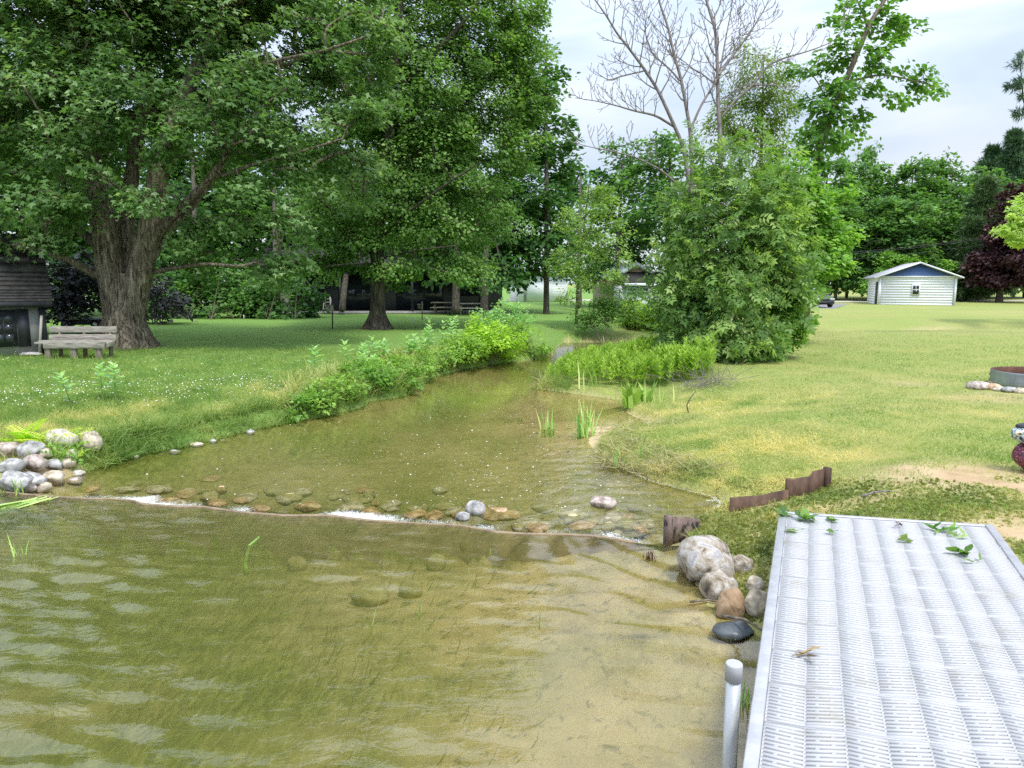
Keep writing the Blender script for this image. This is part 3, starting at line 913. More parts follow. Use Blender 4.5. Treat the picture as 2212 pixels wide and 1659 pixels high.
tree('lawn_maple', 'tall maple with straight trunk and full crown standing alone mid lawn', 'tree', B2, mid_limbs, sample_lobes(mid_lobes, .70),
     dict(per=160, size=.102, spread=.60, tpl=ROUND, mat=LM_maple2, droop=.5), BK_dark, grow=dict(step=.55, tip=.008, k=.008), center=P(900, 300, 27),
     flare=lambda mb: root_flare(mb, B2, .29, 1.2, 7, 2.6), mesh=dict(nbig=14, nsmall=4, big=.08, wob=.05))

# --- dark trees behind it, over the far lawn
def simple_tree(name, label, px, py, lobes, leaf, bark, spacing, trunk_r=.2, top=None, lean=0, cat='tree', group=None, grow=None, crown_name='crown', extra_limbs=()):
    b = G(px, py)
    c = np.mean([np.array(l[0]) for l in lobes], 0)
    topz = max(l[0][2] for l in lobes) if top is None else top
    tp = np.array([b[0] + (c[0] - b[0]) * .75 + lean, b[1] + (c[1] - b[1]) * .75, topz])
    mid = b + (tp - b) * .45; mid[0] = b[0] + (tp[0] - b[0]) * .25; mid[1] = b[1] + (tp[1] - b[1]) * .25
    limbs = [dict(pts=[b + np.array([0, 0, -.15]), b + np.array([0, 0, .5]), mid, tp], r=(trunk_r, trunk_r * .3))] + list(extra_limbs)
    return tree(name, label, cat, b, limbs, sample_lobes(lobes, spacing), leaf, bark, grow=grow or dict(step=.8, tip=.012, k=.010), group=group, crown_name=crown_name)

lf_dark = dict(per=70, size=.24, spread=.85, tpl=ROUND, mat=LM_dark, droop=.4)
simple_tree('shade_tree', 'tall dense dark green tree right of the lawn maple against the sky', 1180, 678,
            [lob(1140, 220, 39, 1.6, 2, 1.6), lob(1190, 330, 39, 1.5, 2, 1.6), lob(1185, 430, 38, 1.6, 2, 1.5), lob(1130, 380, 39, 2.0, 2, 2.4), lob(1200, 520, 37.5, 1.7, 1.8, 1.3), lob(1140, 500, 38, 2.2, 2.2, 1.6), lob(1155, 590, 37.5, 1.5, 1.6, .7), lob(1215, 580, 37.5, 1.0, 1.2, .7), lob(1205, 270, 39.5, .8, 1, .9), lob(1120, 120, 40, 1.4, 2, 1.4), lob(1225, 390, 39, .8, 1, 1), lob(1205, 180, 39.5, .6, .8, .9)],
            lf_dark, BK_dark, 1.05, .2)
simple_tree('shade_tree', 'dark spreading tree behind the lawn maple, its trunk in front of the far house', 985, 683,
            [lob(1000, 520, 38, 3.2, 2.4, 1.6), lob(1070, 470, 39, 2.6, 2.4, 2), lob(930, 480, 39, 2.4, 2.4, 2), lob(1060, 580, 37, 1.6, 1.6, .9), lob(980, 590, 37, 2.0, 1.8, .7), lob(1000, 340, 40, 3.4, 2.4, 2.6)],
            lf_dark, BK_dark, 1.25, .26)
simple_tree('shade_tree', 'dark tree with stout trunk at the end of the far house beside the shrubs', 1046, 690,
            [lob(1060, 540, 36, 1.4, 1.4, 1.2), lob(1090, 600, 35.5, 1.2, 1.2, .7), lob(1020, 600, 36, 1.2, 1.2, .6), lob(1075, 430, 37, 1.6, 1.6, 1.6)],
            lf_dark, BK_dark, 1.0, .24)
# background trees behind the left lawn
lf_bg = dict(per=60, size=.30, spread=1.0, tpl=ROUND, mat=LM_mid, droop=.4)
lf_bgd = dict(per=60, size=.30, spread=1.0, tpl=ROUND, mat=LM_dark, droop=.4)
bgs = [('broad green tree behind the hedge, left of the lawn maple', 600, 684, [lob(600, 590, 40, 2.6, 1.8, 1.2), lob(600, 520, 42, 3.6, 3, 2.4), lob(530, 470, 43, 3, 3, 2.4), lob(660, 480, 43, 3, 3, 2.6), lob(600, 380, 44, 4, 3, 2.6)], lf_bg),
       ('green tree behind the hedge between the old maple trunk and lawn maple', 430, 686, [lob(470, 580, 39, 2.4, 1.6, 1.2), lob(380, 580, 39, 2.2, 1.6, 1.2), lob(430, 540, 40, 3, 2.6, 2), lob(380, 460, 41, 3, 2.6, 2.4), lob(480, 430, 41, 3, 2.6, 2.4), lob(430, 320, 42, 3.6, 3, 2.8)], lf_bg),
       ('dark tree far behind the little grey garden shed', 60, 690, [lob(110, 580, 31, 2, 1.4, 1.0), lob(40, 540, 32, 3, 2.4, 2), lob(110, 470, 33, 2.6, 2.4, 2.2), lob(-40, 440, 33, 3, 2.4, 2.4), lob(60, 360, 34, 3.2, 2.6, 2.6)], lf_bgd),
       ('dark tree directly behind the thick trunk of the old maple', 250, 688, [lob(330, 590, 35, 1.6, 1.2, 1.0), lob(200, 590, 34, 1.8, 1.2, 1.0), lob(250, 540, 36, 2.8, 2.4, 2), lob(190, 470, 37, 2.6, 2.4, 2), lob(310, 460, 37, 2.6, 2.4, 2.2), lob(250, 350, 38, 3.4, 2.6, 2.6)], lf_bgd),
       ('distant dark tree closing the gap behind the old maple trunk', 180, 676, [lob(160, 600, 56, 3.5, 2, 1.8), lob(260, 600, 56, 3.5, 2, 1.8), lob(60, 610, 56, 3.5, 2, 1.6), lob(160, 500, 57, 4, 2, 3)], lf_bgd),
       ('distant dark tree closing the gap behind the hedge', 480, 676, [lob(380, 600, 56, 3.5, 2, 2.0), lob(490, 590, 56, 3.5, 2, 2.2), lob(600, 600, 56, 3.5, 2, 2.0), lob(480, 500, 57, 4.5, 2, 3), lob(330, 500, 57, 4, 2, 3)], lf_bgd),
       ('tree rising over the dark house roof behind the lawn maple', 740, 680, [lob(740, 540, 47, 3.4, 3, 2.2), lob(820, 500, 48, 3.4, 3, 2.4), lob(700, 430, 48, 3.6, 3, 3), lob(860, 560, 47, 3, 3, 1.6), lob(940, 560, 47, 3, 3, 1.8)], lf_bgd)]
for lbl, px, py, lb, lf_ in bgs:
    simple_tree('background_tree', lbl, px, py, lb, lf_, BK_dark, 1.35, .22, group='trees behind the left lawn')

def shrub(name, label, px, py, lobes, leaf, spacing, bark=BK_mid, cat='shrub', group=None, crown_name='foliage', base=None, nst=5, r=.018, step=.3):
    b = G(px, py) if base is None else np.array(base)
    cl = sample_lobes(lobes, spacing)
    cl[:, 2] = np.maximum(cl[:, 2], b[2] + .06)
    c = cl.mean(0)
    limbs = []
    for i in range(nst):
        t = cl[R.integers(len(cl))]
        q = b + R.normal(size=3) * np.array([.12, .12, 0])
        limbs.append(dict(pts=[q + np.array([0, 0, -.1]), q + (t - q) * .5 + np.array([0, 0, .15]), t], r=(r, r * .4), free=True))
    return tree(name, label, cat, b, limbs, cl, leaf, bark, grow=dict(step=step, tip=.004, k=.003), group=group, crown_name=crown_name, trunk_name='stems', center=np.array([c[0], c[1], b[2]]), mesh=dict(nbig=6, nsmall=3, big=.03))

# hedge: shrubs in a row along the back of the left lawn
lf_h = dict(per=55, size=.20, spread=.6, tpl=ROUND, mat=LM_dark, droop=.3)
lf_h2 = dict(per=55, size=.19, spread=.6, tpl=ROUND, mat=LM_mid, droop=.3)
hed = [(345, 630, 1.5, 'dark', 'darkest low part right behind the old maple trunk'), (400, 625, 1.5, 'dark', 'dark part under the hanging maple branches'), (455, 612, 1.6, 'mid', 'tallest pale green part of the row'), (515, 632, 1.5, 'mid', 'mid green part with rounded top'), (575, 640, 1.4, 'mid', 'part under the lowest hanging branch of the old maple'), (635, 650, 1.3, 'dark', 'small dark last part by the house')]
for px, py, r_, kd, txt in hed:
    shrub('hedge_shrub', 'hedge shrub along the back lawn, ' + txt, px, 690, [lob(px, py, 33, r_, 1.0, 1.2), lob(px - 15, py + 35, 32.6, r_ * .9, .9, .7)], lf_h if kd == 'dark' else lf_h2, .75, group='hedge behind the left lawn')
lf_dp = dict(per=70, size=.13, spread=.5, tpl=ROUND, mat=LM_darkpurple, droop=.5)
shrub('dark_leaved_shrub', 'blackish purple leaved shrub between the garden shed and the old maple', 150, 712, [lob(140, 620, 23, 1.2, .9, .9), lob(190, 610, 23.2, 1.0, .8, .9), lob(110, 640, 22.6, .7, .7, .7), lob(165, 665, 23, 1.1, .8, .35)], lf_dp, .5, BK_dark, r=.03)
shrub('dark_leaved_shrub', 'blackish shrub to the right of the old maple trunk under the hedge', 335, 696, [lob(330, 640, 28, 1.0, .8, 1.0), lob(375, 665, 28, 1.0, .8, .6)], lf_dp, .6, BK_dark, r=.03)

# --- trees beyond the creek, in the gap of sky
lf_gap = dict(per=60, size=.26, spread=.9, tpl=ROUND, mat=LM_mid, droop=.4)
simple_tree('round_tree', 'dark rounded tree in the gap left of the dead tree', 1330, 668, [lob(1340, 360, 48, 2.0, 2, 1.9), lob(1300, 430, 48, 1.8, 2, 1.6), lob(1370, 450, 47, 2.2, 2, 2), lob(1320, 540, 46, 2.4, 2, 2), lob(1395, 540, 46, 1.6, 1.6, 1.6)], lf_dark, BK_dark, 1.15, .22)
simple_tree('round_tree', 'bright green tree behind the dead tree, left of the ash', 1440, 668, [lob(1430, 340, 44, 2, 2, 1.4), lob(1400, 400, 44, 2, 2, 1.6), lob(1480, 380, 44, 2, 2, 2), lob(1430, 470, 43, 2.4, 2, 2), lob(1480, 520, 43, 2.2, 2, 2.2)], lf_gap, BK_dark, 1.15, .22)
simple_tree('round_tree', 'low dark tree filling behind the small creekside tree', 1250, 672, [lob(1250, 470, 52, 2.2, 2, 2.4), lob(1240, 390, 53, 1.5, 2, 1.5), lob(1270, 560, 50, 2.4, 2, 2)], lf_dark, BK_dark, 1.2, .22)

# --- small pale tree by the creek bend
lf_pale = dict(per=80, size=.11, spread=.40, tpl=KITE, mat=LM_pale, droop=.4)
simple_tree('slender_tree', 'slender pale green tree with thin bare trunk at the creek bend', 1245, 700,
            [lob(1255, 560, 27.2, 1.0, .9, .9), lob(1235, 640, 26.8, .6, .6, .3), lob(1250, 480, 27.5, .8, .8, .8), lob(1300, 450, 27.5, .8, .8, 1.0), lob(1320, 520, 27, .7, .7, .6), lob(1215, 580, 27, .5, .5, .6), lob(1300, 600, 26.8, .9, .7, .6), lob(1290, 400, 27.6, .35, .35, .5), lob(1345, 585, 27, .30, .35, .7)],
            lf_pale, BK_mid, .50, .07, grow=dict(step=.35, tip=.004, k=.004))
shrub('creekside_shrub', 'dark green shrub at the waterline under the slender pale tree', 1310, 722, [lob(1290, 670, 26.5, .9, .7, .6), lob(1340, 660, 26.6, .9, .7, .8), lob(1260, 700, 26.2, .5, .5, .3)], dict(per=60, size=.10, spread=.34, tpl=KITE, mat=LM_mid), .36)
shrub('creekside_shrub', 'grey green bush under the yellow house at the far creek bank', 1410, 706, [lob(1400, 680, 29, 1.1, .9, .5), lob(1450, 650, 29, .7, .9, .9), lob(1365, 690, 28.6, .6, .6, .4)], dict(per=60, size=.11, spread=.36, tpl=KITE, mat=LM_bush), .42)

# --- the ash thicket on the right bank
bA = G(1565, 785)
ash_lobes = [lob(1560, 640, 15.2, 1.0, .9, .8), lob(1490, 600, 15.3, .6, .7, .9), lob(1480, 690, 15, .42, .5, .5), lob(1590, 520, 15.4, .9, .9, .8), lob(1510, 470, 15.6, .65, .7, .7), lob(1660, 560, 15.6, .75, .8, .9), lob(1610, 420, 15.7, .8, .8, .65), lob(1540, 385, 15.8, .5, .5, .45), lob(1680, 440, 16, .6, .7, .6), lob(1600, 715, 14.8, .8, .6, .42), lob(1530, 730, 14.8, .55, .5, .35), lob(1670, 650, 15.4, .55, .7, .6), lob(1500, 320, 16, .14, .2, .3), lob(1615, 350, 15.8, .2, .3, .45), lob(1690, 360, 16, .35, .4, .35), lob(1450, 520, 15.6, .28, .4, .4), lob(1445, 595, 15.5, .22, .3, .4), lob(1440, 660, 15.2, .20, .25, .22), lob(1465, 430, 15.8, .20, .2, .25), lob(1530, 325, 16, .16, .2, .3), lob(1640, 320, 16, .20, .2, .32), lob(1725, 520, 15.8, .25, .3, .3), lob(1728, 610, 15.7, .25, .3, .22), lob(1490, 760, 14.7, .25, .25, .16), lob(1455, 715, 14.9, .2, .2, .2), lob(1570, 775, 14.5, .3, .25, .14), lob(1575, 330, 16, .12, .15, .3), lob(1500, 520, 14.9, .3, .25, .2), lob(1600, 600, 14.6, .35, .2, .3)]
ash_cl = sample_lobes(ash_lobes, .36)
ash_limbs = [dict(pts=[bA + np.array([dx, dy, -.1]), P(px_, 680, 15.4), P(px2, 540, 15.5), P(px3, 400, 15.7)], r=(.05, .015), free=True) for dx, dy, px_, px2, px3 in ((-.2, 0, 1530, 1500, 1490), (0, .1, 1560, 1560, 1540), (.2, .2, 1590, 1610, 1610), (.4, .1, 1620, 1660, 1690))]
tree('ash_sapling', 'large dense ash sapling thicket with feathered leaves overhanging the marsh plants', 'tree', bA, ash_limbs, ash_cl,
     dict(per=14, size=.30, spread=.30, tpl=ASH, mat=LM_ash, droop=.5, flat=.8, up=.5, contrast=.75), BK_mid, grow=dict(step=.3, tip=.004, k=.003), center=P(1570, 640, 16.2))
shrub('vine_shrub', 'yellow green viny shrub at the lawn foot of the ash thicket', 1690, 760, [lob(1690, 690, 15.6, .45, .5, .45), lob(1660, 730, 15.2, .4, .4, .3), lob(1640, 760, 14.8, .4, .3, .18), lob(1710, 730, 15.6, .25, .3, .3)], dict(per=60, size=.085, spread=.2, tpl=ROUND, mat=LM_elder, droop=.4), .22, nst=6, r=.01, step=.15)
simple_tree('box_elder', 'bright yellow green leafy tree on the lawn side behind the ash thicket', 1722, 700,
            [lob(1740, 560, 19.5, .9, 1, 1.0), lob(1772, 580, 19.3, .5, .6, .4), lob(1720, 460, 19.8, .9, 1, .9), lob(1790, 500, 19.5, .6, .7, .55), lob(1760, 410, 20, .7, .8, .5), lob(1700, 380, 20, .7, .8, .5), lob(1720, 640, 19.2, .5, .6, .45), lob(1830, 430, 19.6, .35, .4, .28), lob(1800, 545, 19.3, .55, .6, .65), lob(1815, 500, 19.4, .4, .4, .5), lob(1735, 660, 19.2, .35, .5, .4), lob(1650, 380, 20, .8, .8, .7)],
            dict(per=55, size=.125, spread=.36, tpl=ROUND, mat=LM_elder, droop=.5), BK_mid, .45, .10, grow=dict(step=.35, tip=.005, k=.004))

# --- the thin tall leaning tree
def z4(a, b, Y):
    return P(1622 + .3111 * a, .3111 * b, Y)
YT = 21.0
bT = G(1742, 712)
_tl = [bT + np.array([0, 0, -.1]), P(1748, 560, YT), P(1757, 440, YT), z4(440, 1250, YT), z4(480, 1010, YT), z4(600, 690, YT), z4(680, 510, YT), z4(780, 270, YT), z4(850, 120, YT), z4(930, 0, YT), z4(1000, -140, YT), z4(1040, -300, YT)]
tall_cl = np.array([z4(a + R.normal() * 12, b + R.normal() * 12, YT + R.normal() * .45) for a, b in [(650, 20), (770, 10), (560, 100), (630, 130), (700, 170), (750, 130), (880, 90), (960, 10), (1000, 100), (1050, 140), (1130, 175), (850, 200), (900, 210), (990, 200), (1040, 250), (960, 290), (650, 290), (740, 300), (830, 310), (620, 340), (850, 390), (900, 390), (700, 390), (500, 380), (590, 420), (380, 470), (300, 490), (460, 480), (540, 430), (620, 460), (810, 490), (930, 480), (1060, 460), (1190, 490), (1220, 560), (1110, 570), (1280, 600), (1150, 650), (1030, 690), (950, 640), (870, 600), (830, 640), (560, 560), (650, 570), (720, 540), (740, 620), (640, 650), (560, 650), (500, 690), (420, 700), (350, 700), (540, 740), (640, 740), (800, 770), (740, 790), (460, 820), (560, 830), (650, 840), (720, 900), (620, 900), (520, 900), (420, 900), (340, 920), (450, 970), (560, 970), (660, 960), (380, 1000), (330, 1020), (480, 1040), (590, 1040), (420, 1080), (520, 1120), (540, 600), (600, 610), (690, 660), (470, 760), (600, 780), (500, 860), (580, 930), (400, 950), (900, -60), (1050, -80), (800, -90), (1100, -180), (950, -200), (1000, -300)]])
tree('tall_thin_tree', 'tall thin leaning tree with sparse leaf tufts against the sky', 'tree', bT,
     [dict(pts=_tl, r=(.13, .03)), dict(pts=[z4(640, 600, YT), z4(700, 560, YT), z4(900, 515, YT), z4(1050, 540, YT), z4(1300, 605, YT)], r=(.045, .012)), dict(pts=[z4(810, 190, YT), z4(780, 90, YT), z4(740, 10, YT), z4(720, -80, YT)], r=(.04, .015)), dict(pts=[z4(560, 760, YT), z4(460, 560, YT - .2), z4(380, 480, YT - .3)], r=(.03, .012))],
     tall_cl, dict(per=62, size=.135, spread=.30, tpl=ROUND, mat=LM_poplar, droop=.9, flat=.75), BK_mid, grow=dict(step=.3, tip=.006, k=.004), center=P(1800, 250, YT))

# --- birch behind the dead tree
bir = sample_lobes([lob(1640, 170, 24, .9, .9, 1.0), lob(1600, 250, 24, .9, .9, .8), lob(1690, 250, 24, .6, .8, .9), lob(1550, 270, 24, .5, .6, .6), lob(1700, 150, 24.2, .4, .5, .5), lob(1640, 310, 24, 1.0, .9, .5), lob(1610, 110, 24, .3, .3, .4), lob(1660, 400, 24, 1.0, .9, .8)], .46)
bB = G(1640, 700)
tree('birch_tree', 'airy birch with small hanging leaves behind the dead tree', 'tree', bB, [dict(pts=[bB, P(1642, 480, 24), P(1645, 300, 24), P(1650, 120, 24)], r=(.10, .02))], bir,
     dict(per=105, size=.095, spread=.40, tpl=KITE, mat=LM_birch, droop=1.3, flat=1.1), BK_mid, grow=dict(step=.4, tip=.004, k=.004), center=P(1640, 250, 24))

# --- the dead tree
def z3(a, b, Y):
    return P(1179.7 + .3111 * a, .3111 * b, Y)
YD = 18.5
bD = G(1530, 775)
dead = thing('dead_tree', 'leafless dead tree with fan of bare grey branches above the ash thicket', 'tree', bD)
dmb = MB()
def dl(pts, r0, r1, yo=0):
    q = [z3(a, b, YD + yo * i / len(pts)) if not isinstance(a, np.ndarray) else a for i, (a, b) in enumerate(pts)]
    q = np.array(q)
    t = np.linspace(0, len(q) - 1, len(q) * 5)
    c = np.column_stack([np.interp(t, np.arange(len(q)), q[:, k]) for k in range(3)])
    for _ in range(3):
        c[1:-1] = .25 * c[:-2] + .5 * c[1:-1] + .25 * c[2:]
    rr_ = np.linspace(r0, r1, len(c))
    dmb.tube(c, rr_, 7, cap=False)
    return c, rr_
def twigs(c, rr_, dens, lenf, level, minz=.12):
    n = len(c)
    side = 1
    acc = 0
    for i in range(int(n * minz) + 1, n - 1):
        seg = np.linalg.norm(c[i] - c[i - 1])
        acc += seg * dens
        while acc > 1:
            acc -= 1
            d = nrm(c[min(i + 1, n - 1)] - c[i - 1])
            rnd = nrm(R.normal(size=3) * np.array([1, .7, .35]) + np.array([side * .9, 0, .15]))
            side = -side
            rnd = rnd - d * (rnd @ d)
            dr = nrm(d * .75 + nrm(rnd) * (.75 + .3 * R.random()))
            f = i / n
            L = lenf * (1.15 - .65 * f) * (.45 + .8 * R.random())
            m = 6
            pts = [c[i]]
            dd = dr.copy()
            for q in range(m):
                dd = nrm(dd + np.array([0, 0, .13]) + R.normal(size=3) * .11)
                pts.append(pts[-1] + dd * L / m)
            r0_ = max(.0075, rr_[i] * .5)
            tw_r = np.linspace(r0_, .0048, m + 1)
            dmb.tube(pts, tw_r, 4 if level else 5, cap=False)
            if level < 2:
                tt = np.linspace(0, m, m * 4)
                pc = np.column_stack([np.interp(tt, np.arange(m + 1), np.array(pts)[:, k]) for k in range(3)])
                twigs(pc, np.interp(tt, np.arange(m + 1), tw_r), 7.5 if level == 0 else 8, L * (.50 if level == 0 else .42), level + 1, .18)
tA = dl([(np.array(bD) + np.array([.1, .2, -.1]), 0), (1040, 1700), (1012, 1150), (1000, 900), (975, 760), (940, 560), (880, 350), (845, 180), (790, 30), (765, -80), (740, -200)], .062, .016, .3)
tB = dl([(np.array(bD) + np.array([-.1, .1, -.1]), 0), (1020, 1500), (960, 1030), (880, 850), (780, 630), (690, 490), (580, 340), (490, 230), (420, 110), (340, 0), (280, -90)], .058, .011, -1.0)
tD = dl([(np.array(bD) + np.array([.5, .3, -.1]), 0), (1215, 1500), (1210, 980), (1195, 760), (1190, 480), (1180, 220), (1110, 0), (1080, -140)], .075, .022, .5)
tC = dl([(890, 880), (760, 800), (610, 770), (480, 730), (340, 700), (200, 680)], .034, .006, -1.5)
tE = dl([(1200, 520), (1290, 400), (1420, 220), (1520, 60), (1580, -90)], .030, .009, .8)
tF = dl([(1230, 800), (1310, 700), (1440, 590), (1540, 450), (1659, 400), (1770, 370), (1866, 340), (1990, 290), (2065, 210)], .036, .006, -.8)
tG = dl([(1010, 880), (1080, 720), (1200, 540), (1240, 300), (1280, 100), (1300, -60)], .034, .009, .6)
tH = dl([(910, 1280), (800, 1180), (620, 1090), (500, 1060), (300, 1020), (160, 980)], .030, .005, -1.2)
tI = dl([(930, 560), (860, 480), (740, 380), (690, 260), (690, 120), (640, -40)], .024, .008, .8)
tJ = dl([(690, 490), (520, 530), (430, 560), (330, 490)], .022, .006, -1)
tK = dl([(1440, 590), (1560, 590), (1700, 605), (1760, 600)], .02, .006, -.5)
for (c_, r_), dn, ln in ((tA, 2.6, 1.15), (tB, 2.8, 1.15), (tD, 2.4, 1.3), (tC, 3.2, .75), (tE, 3.2, .9), (tF, 2.6, .8), (tG, 3.0, .9), (tH, 2.6, .7), (tI, 3.0, .8), (tJ, 3.0, .5), (tK, 2.6, .5)):
    twigs(c_, r_, dn * 2.1, ln * 1.2, 0, .35 if c_ is tA[0] or c_ is tB[0] or c_ is tD[0] else .15)
dmb.build('branches', BK_dead, dead, smooth=True)

# --- the wood behind the white shed
def proto_tree(name, mat, lobes, per, size, spread, spacing, tpl=ROUND, h=5, droop=.4):
    cl = sample_lobes(lobes, spacing)
    tm, lm = MB(), MB()
    sk = Skeleton()
    sk.limb([(0, 0, -.3), (.1, 0, h * .5), (-.1, .1, h), (0, 0, max(l[0][2] for l in lobes))], .22, .06)
    sk.grow(cl, step=1.2, tip=.02, k=.014)
    sk.mesh(tm)
    lm.scatter(*leaves(cl, per, size, spread, tpl, (0, 0, h), droop=droop))
    a = tm.build('trunk', BK_mid); b = lm.build('crown', mat)
    root = thing(name, None, None)
    for o in (a, b):
        o.parent = root
    return root, a, b
def copy_tree(pr, label, cat, loc, sc, rz, group, first):
    root, a, b = pr
    if first:
        r = root
    else:
        r = root.copy(); COL.objects.link(r)
        for ch in (a, b):
            c = ch.copy(); COL.objects.link(c); c.parent = r
    r.location = tuple(float(v) for v in loc)
    r.scale = sc
    r.rotation_euler = (0, 0, rz)
    tag(r, label, cat, group)
    return r
wood_lobes_a = [((0, 0, 9), (3.6, 3.4, 4)), ((1.6, 0, 5.5), (3.2, 3, 2.6)), ((-1.8, .4, 6), (3, 3, 3)), ((0, 0, 13), (2.4, 2.4, 2.6)), ((0, -1.5, 3), (3.2, 2.4, 2.0)), ((-1, 0, 14.6), (1.0, 1, 1.4))]
wood_lobes_b = [((0, 0, 7), (4, 3.6, 3.4)), ((2, 0, 10), (2.8, 2.8, 2.6)), ((-1.6, 0, 11), (2.6, 2.6, 2.8)), ((0, -1.4, 3), (3.8, 2.4, 2.2)), ((.6, 0, 14), (1.8, 1.8, 1.8))]
pa = proto_tree('wood_tree', LM_wood, wood_lobes_a, 46, .40, 1.05, 1.35)
pb = proto_tree('wood_tree', LM_wood, wood_lobes_b, 46, .40, 1.05, 1.35)
pd = proto_tree('wood_tree', LM_mid, wood_lobes_a, 46, .42, 1.05, 1.35)
wood = [(1790, 335, 84, 0, 3.9), (1850, 318, 88, 1, 3.2), (1885, 305, 95, 0, 2.0), (1925, 345, 86, 1, 3.6), (1975, 340, 84, 2, 3.6), (2020, 330, 86, 0, 3.2), (2060, 345, 84, 2, 3.4), (2110, 350, 88, 1, 3.4), (2160, 380, 84, 2, 3.2), (2215, 380, 86, 1, 3.4), (1820, 400, 78, 1, 3.2), (1900, 420, 76, 0, 3.0), (1960, 410, 76, 1, 3.2), (2040, 420, 77, 2, 3.0), (1740, 380, 80, 0, 3.4), (1690, 380, 84, 1, 3.4), (1640, 390, 90, 0, 3.4), (2270, 360, 86, 0, 3.6)]
seen = set()
for i, (px, py, Y, k, wd_) in enumerate(wood):
    top = P(px, py, Y)
    pr = (pa, pb, pd)[k]
    hgt_ = (top[2] + .1) / (16.0 if k != 1 else 15.6)
    w_ = wd_ / 3.6
    copy_tree(pr, 'leafy tree in the dense wood behind the white shed', 'tree', (top[0], Y, 0.05), (w_, w_, hgt_), i * 1.7, 'trees of the wood behind the white shed', k not in seen)
    seen.add(k)

def conifer(name, label, px, py_base, Y, top_py, width, mat, layers, tpl=NEEDLE, per=34, size=.5, thin=1.0):
    b = P(px, py_base, Y); b[2] = hz(b[0], b[1])
    h = P(px, top_py, Y)[2] - b[2]
    cl = []
    for i in range(layers):
        f = i / (layers - 1)
        zz = b[2] + h * (.10 + .88 * f)
        rad = width * (1 - f) ** .75 + .25
        for a in np.linspace(0, 6.28, max(4, int(9 * (1 - f) + 4)), endpoint=False):
            rr_ = rad * (.35 + .8 * R.random())
            for q in (.45, .75, 1.0):
                if R.random() < thin:
                    cl.append((b[0] + rr_ * q * math.cos(a + i), b[1] + rr_ * q * math.sin(a + i), zz + .18 * rr_ * q + R.normal() * .15))
    return tree(name, label, 'tree', b, [dict(pts=[b, b + np.array([0, 0, h * .5]), b + np.array([0, 0, h * .98])], r=(.2, .03))], np.array(cl),
                dict(per=per, size=size, spread=.55, tpl=tpl, mat=mat, droop=.1, flat=.5), BK_dark, grow=dict(step=1.0, tip=.015, k=.008, up=.1), center=b)
conifer('pine_tree', 'tallest dark blue green pine rising above the wood near the right edge', 2160, 640, 90, 285, 4.6, LM_pine, 22, per=40, size=.7, thin=.9)
conifer('pine_tree', 'dark blue green pine at the right edge above the wood, its top widest', 2212, 640, 92, 268, 5.0, LM_pine, 22, per=40, size=.7, thin=.9)
conifer('pine_tree', 'short dark pine top just left of the two tall pines', 2118, 640, 92, 320, 3.4, LM_pine, 18, per=36, size=.7, thin=.9)
conifer('spruce_tree', 'full olive green conifer just left of the purple maple', 2112, 640, 78, 392, 4.0, LM_spruce, 20, per=40, size=.6)
conifer('spruce_tree', 'low olive conifer beside the right corner of the white shed', 2085, 645, 74, 480, 3.2, LM_spruce, 14, per=40, size=.6)

# purple maples
lf_p = dict(per=80, size=.27, spread=.75, tpl=ROUND, mat=LM_purple, droop=.4)
simple_tree('purple_maple', 'dark purple leaved maple right of the white shed with short pale trunk', 2158, 652, [lob(2165, 560, 70, 2.2, 2.2, 2.0), lob(2195, 500, 70, 2.2, 2.2, 2.2), lob(2135, 570, 69.5, 1.2, 1.4, 1.4), lob(2210, 430, 71, 1.8, 2, 1.8), lob(2160, 605, 69, 2.2, 1.8, .8), lob(2185, 460, 70, 1.2, 1.2, 1.2), lob(2125, 560, 69.5, 1.1, 1.2, 1.5), lob(2118, 600, 69, .9, 1, .8), lob(2150, 500, 70, 1.0, 1.2, 1.0), lob(2215, 590, 69, 1.6, 1.6, 1.2)], lf_p, BK_mid, .85, .42)
simple_tree('purple_maple', 'second dark purple maple cut off by the right edge', 2216, 656, [lob(2240, 560, 66, 2.0, 2, 2.2), lob(2260, 480, 66, 2.4, 2, 2.4), lob(2235, 610, 66, 1.4, 1.4, .6)], lf_p, BK_dark, .95, .14)
# shrubs behind the shed
lf_s = dict(per=55, size=.26, spread=.7, tpl=ROUND, mat=LM_lime, droop=.4)
lf_s2 = dict(per=55, size=.26, spread=.7, tpl=ROUND, mat=LM_elder, droop=.4)
shrub('roadside_tree', 'bright green bushy tree over the left roof slope of the white shed', 1935, 648, [lob(1930, 570, 73, 1.7, 1.6, 1.4), lob(1970, 575, 73, 1.6, 1.5, 1.0), lob(1905, 610, 72, 1.5, 1.4, 1.3), lob(1925, 550, 73, .8, .8, .8), lob(1880, 620, 72, .9, 1, 1.0)], lf_s2, .85, cat='tree', r=.06, step=.8, crown_name='crown')
shrub('roadside_tree', 'small bright green bush over the right roof slope of the white shed', 2045, 648, [lob(2048, 580, 73, 1.2, 1.2, .9), lob(2060, 600, 73, 1.0, 1, .9), lob(2035, 600, 72.5, .9, .9, .8)], lf_s2, .8, cat='tree', r=.05, step=.8, crown_name='crown')
